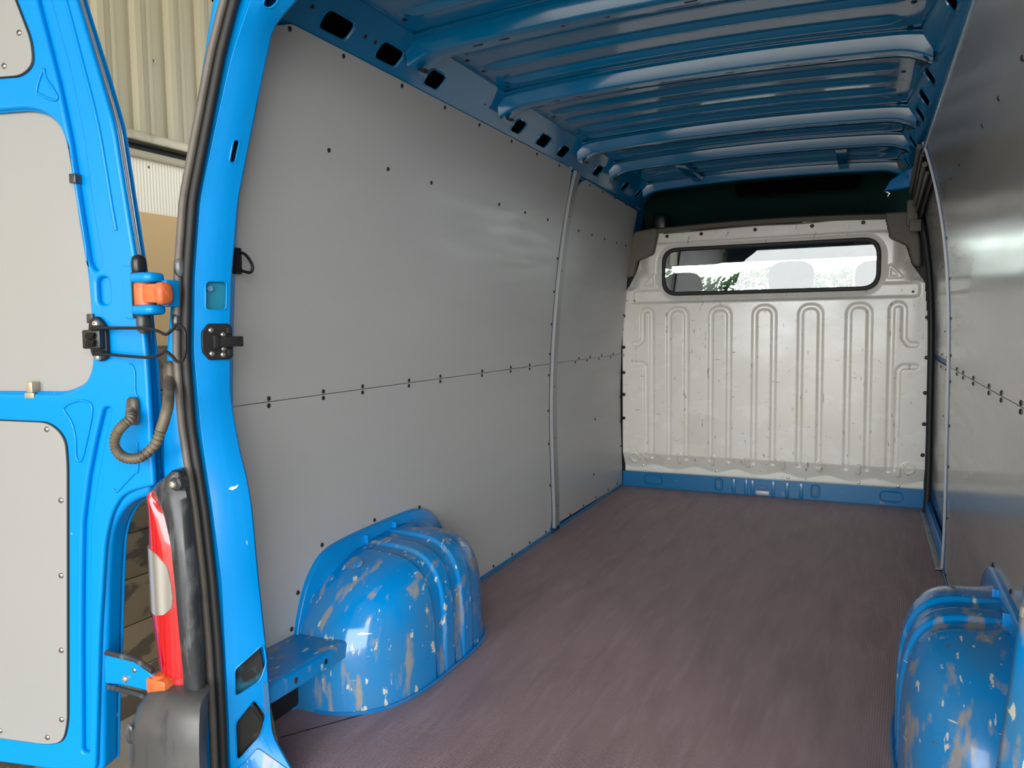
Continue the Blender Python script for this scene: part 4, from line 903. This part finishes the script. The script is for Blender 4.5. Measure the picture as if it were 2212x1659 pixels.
# panel clips along the window reveal
for t_, z, h in ((.122, 1.316, 0), (.098, 1.022, 0)):
    dl('panel_clip', box(t_-.006, t_+.010, -.012, .006, z-.010, z+.010, .002), housing)
dl('panel_clip', box(.258, .274, -.018, .004, .862, .886, .002), galv); dl('panel_clip', box(.256, .280, -.002, .003, .850, .862, .001), galv)
# pressed beads on the frame
bead1 = smooth_path([(.184, .001, 1.545), (.204, .001, 1.504), (.193, .001, 1.493), (.162, .001, 1.480), (.154, .001, 1.490), (.179, .001, 1.526)], 5, True)
bead2 = smooth_path([(.182, .001, .830), (.165, .001, .800), (.157, .001, .766), (.157, .001, .722), (.145, .001, .716), (.131, .001, .751), (.112, .001, .815), (.114, .001, .840), (.144, .001, .846)], 5, True)
bead3 = smooth_path([(.012, .001, .925), (.004, .001, .920), (.000, .001, .905), (.001, .001, .865), (-.006, .001, .855)], 5)
bead4 = smooth_path([(.068, .001, .655), (.060, .001, .650), (.045, .001, .662), (.015, .001, .690), (.004, .001, .70), (.003, .001, .76)], 5)
dl('pressed_bead', tube(bead1, .0028, 8, True), blue); dl('pressed_bead', tube(bead2, .0028, 8, True), blue); dl('pressed_bead', tube(bead3, .0025, 8), blue); dl('pressed_bead', tube(bead4, .0025, 8), blue)
dl('groove_bead', tube(smooth_path([(.125, .0005, 1.70), (.088, .0005, 1.55), (.058, .0005, 1.42), (.036, .0005, 1.26), (.028, .0005, 1.205)], 6), .004, 8), blue)
dl('edge_weatherstrip', tube(smooth_path([(.143, -.030, 1.80), (.107, -.030, 1.677), (.065, -.030, 1.534), (.034, -.030, 1.42), (.011, -.030, 1.239), (-.004, -.030, 1.13)], 6), .004, 8), alu)
dl('hinge_recess', plate(rnd([(-.018, 1.13), (.018, 1.13), (.014, 1.02), (-.026, 1.02)], .008), th=.004, bev=.0015, mapf=xy(.002)), blue)
# check strap: bracket, bolts, springs and the bent wire loop
ds_ = dl('check_bracket', plate(rnd([(.056, .938), (.080, .928), (.098, .945), (.102, 1.0), (.095, 1.022), (.078, 1.028), (.056, 1.005)], .014), th=.012, bev=.004, mapf=xy(.006)), blackm)
dl('bracket_box', box(.060, .104, .008, .026, .958, .998, .004), black, ds_)
for z in (.985, .970): dl('spring', tube([(.070+.018*s/60, .028+.006*math.cos(s*.9), z+.006*math.sin(s*.9)) for s in range(61)], .0016, 6), blackm, ds_)
for z in (1.010, .941): dplace(BOLT, .078, z, .012, ds_, 'bolt')
for z in (1.001, .949): dl('sleeve', cyl((.078, .024, z), (.050, .026, z), .006, sides=10), blackm, ds_)
wp = [(-.983, 1.10, 1.0015), (-.841, 1.09, 1.000), (-.809, 1.09, .998), (-.787, 1.09, .993), (-.767, 1.09, .987), (-.749, 1.09, .996), (-.735, 1.09, 1.006), (-.721, 1.09, 1.000), (-.715, 1.09, .989), (-.716, 1.09, .970), (-.717, 1.09, .953), (-.725, 1.09, .937), (-.740, 1.09, .934), (-.753, 1.09, .944), (-.770, 1.09, .953), (-.790, 1.09, .946), (-.813, 1.09, .942), (-.845, 1.09, .942), (-.983, 1.10, .9485)]
lw = link('wire_loop', tube(smooth_path(wp, 6), .0032, 8), blackm, ds_)
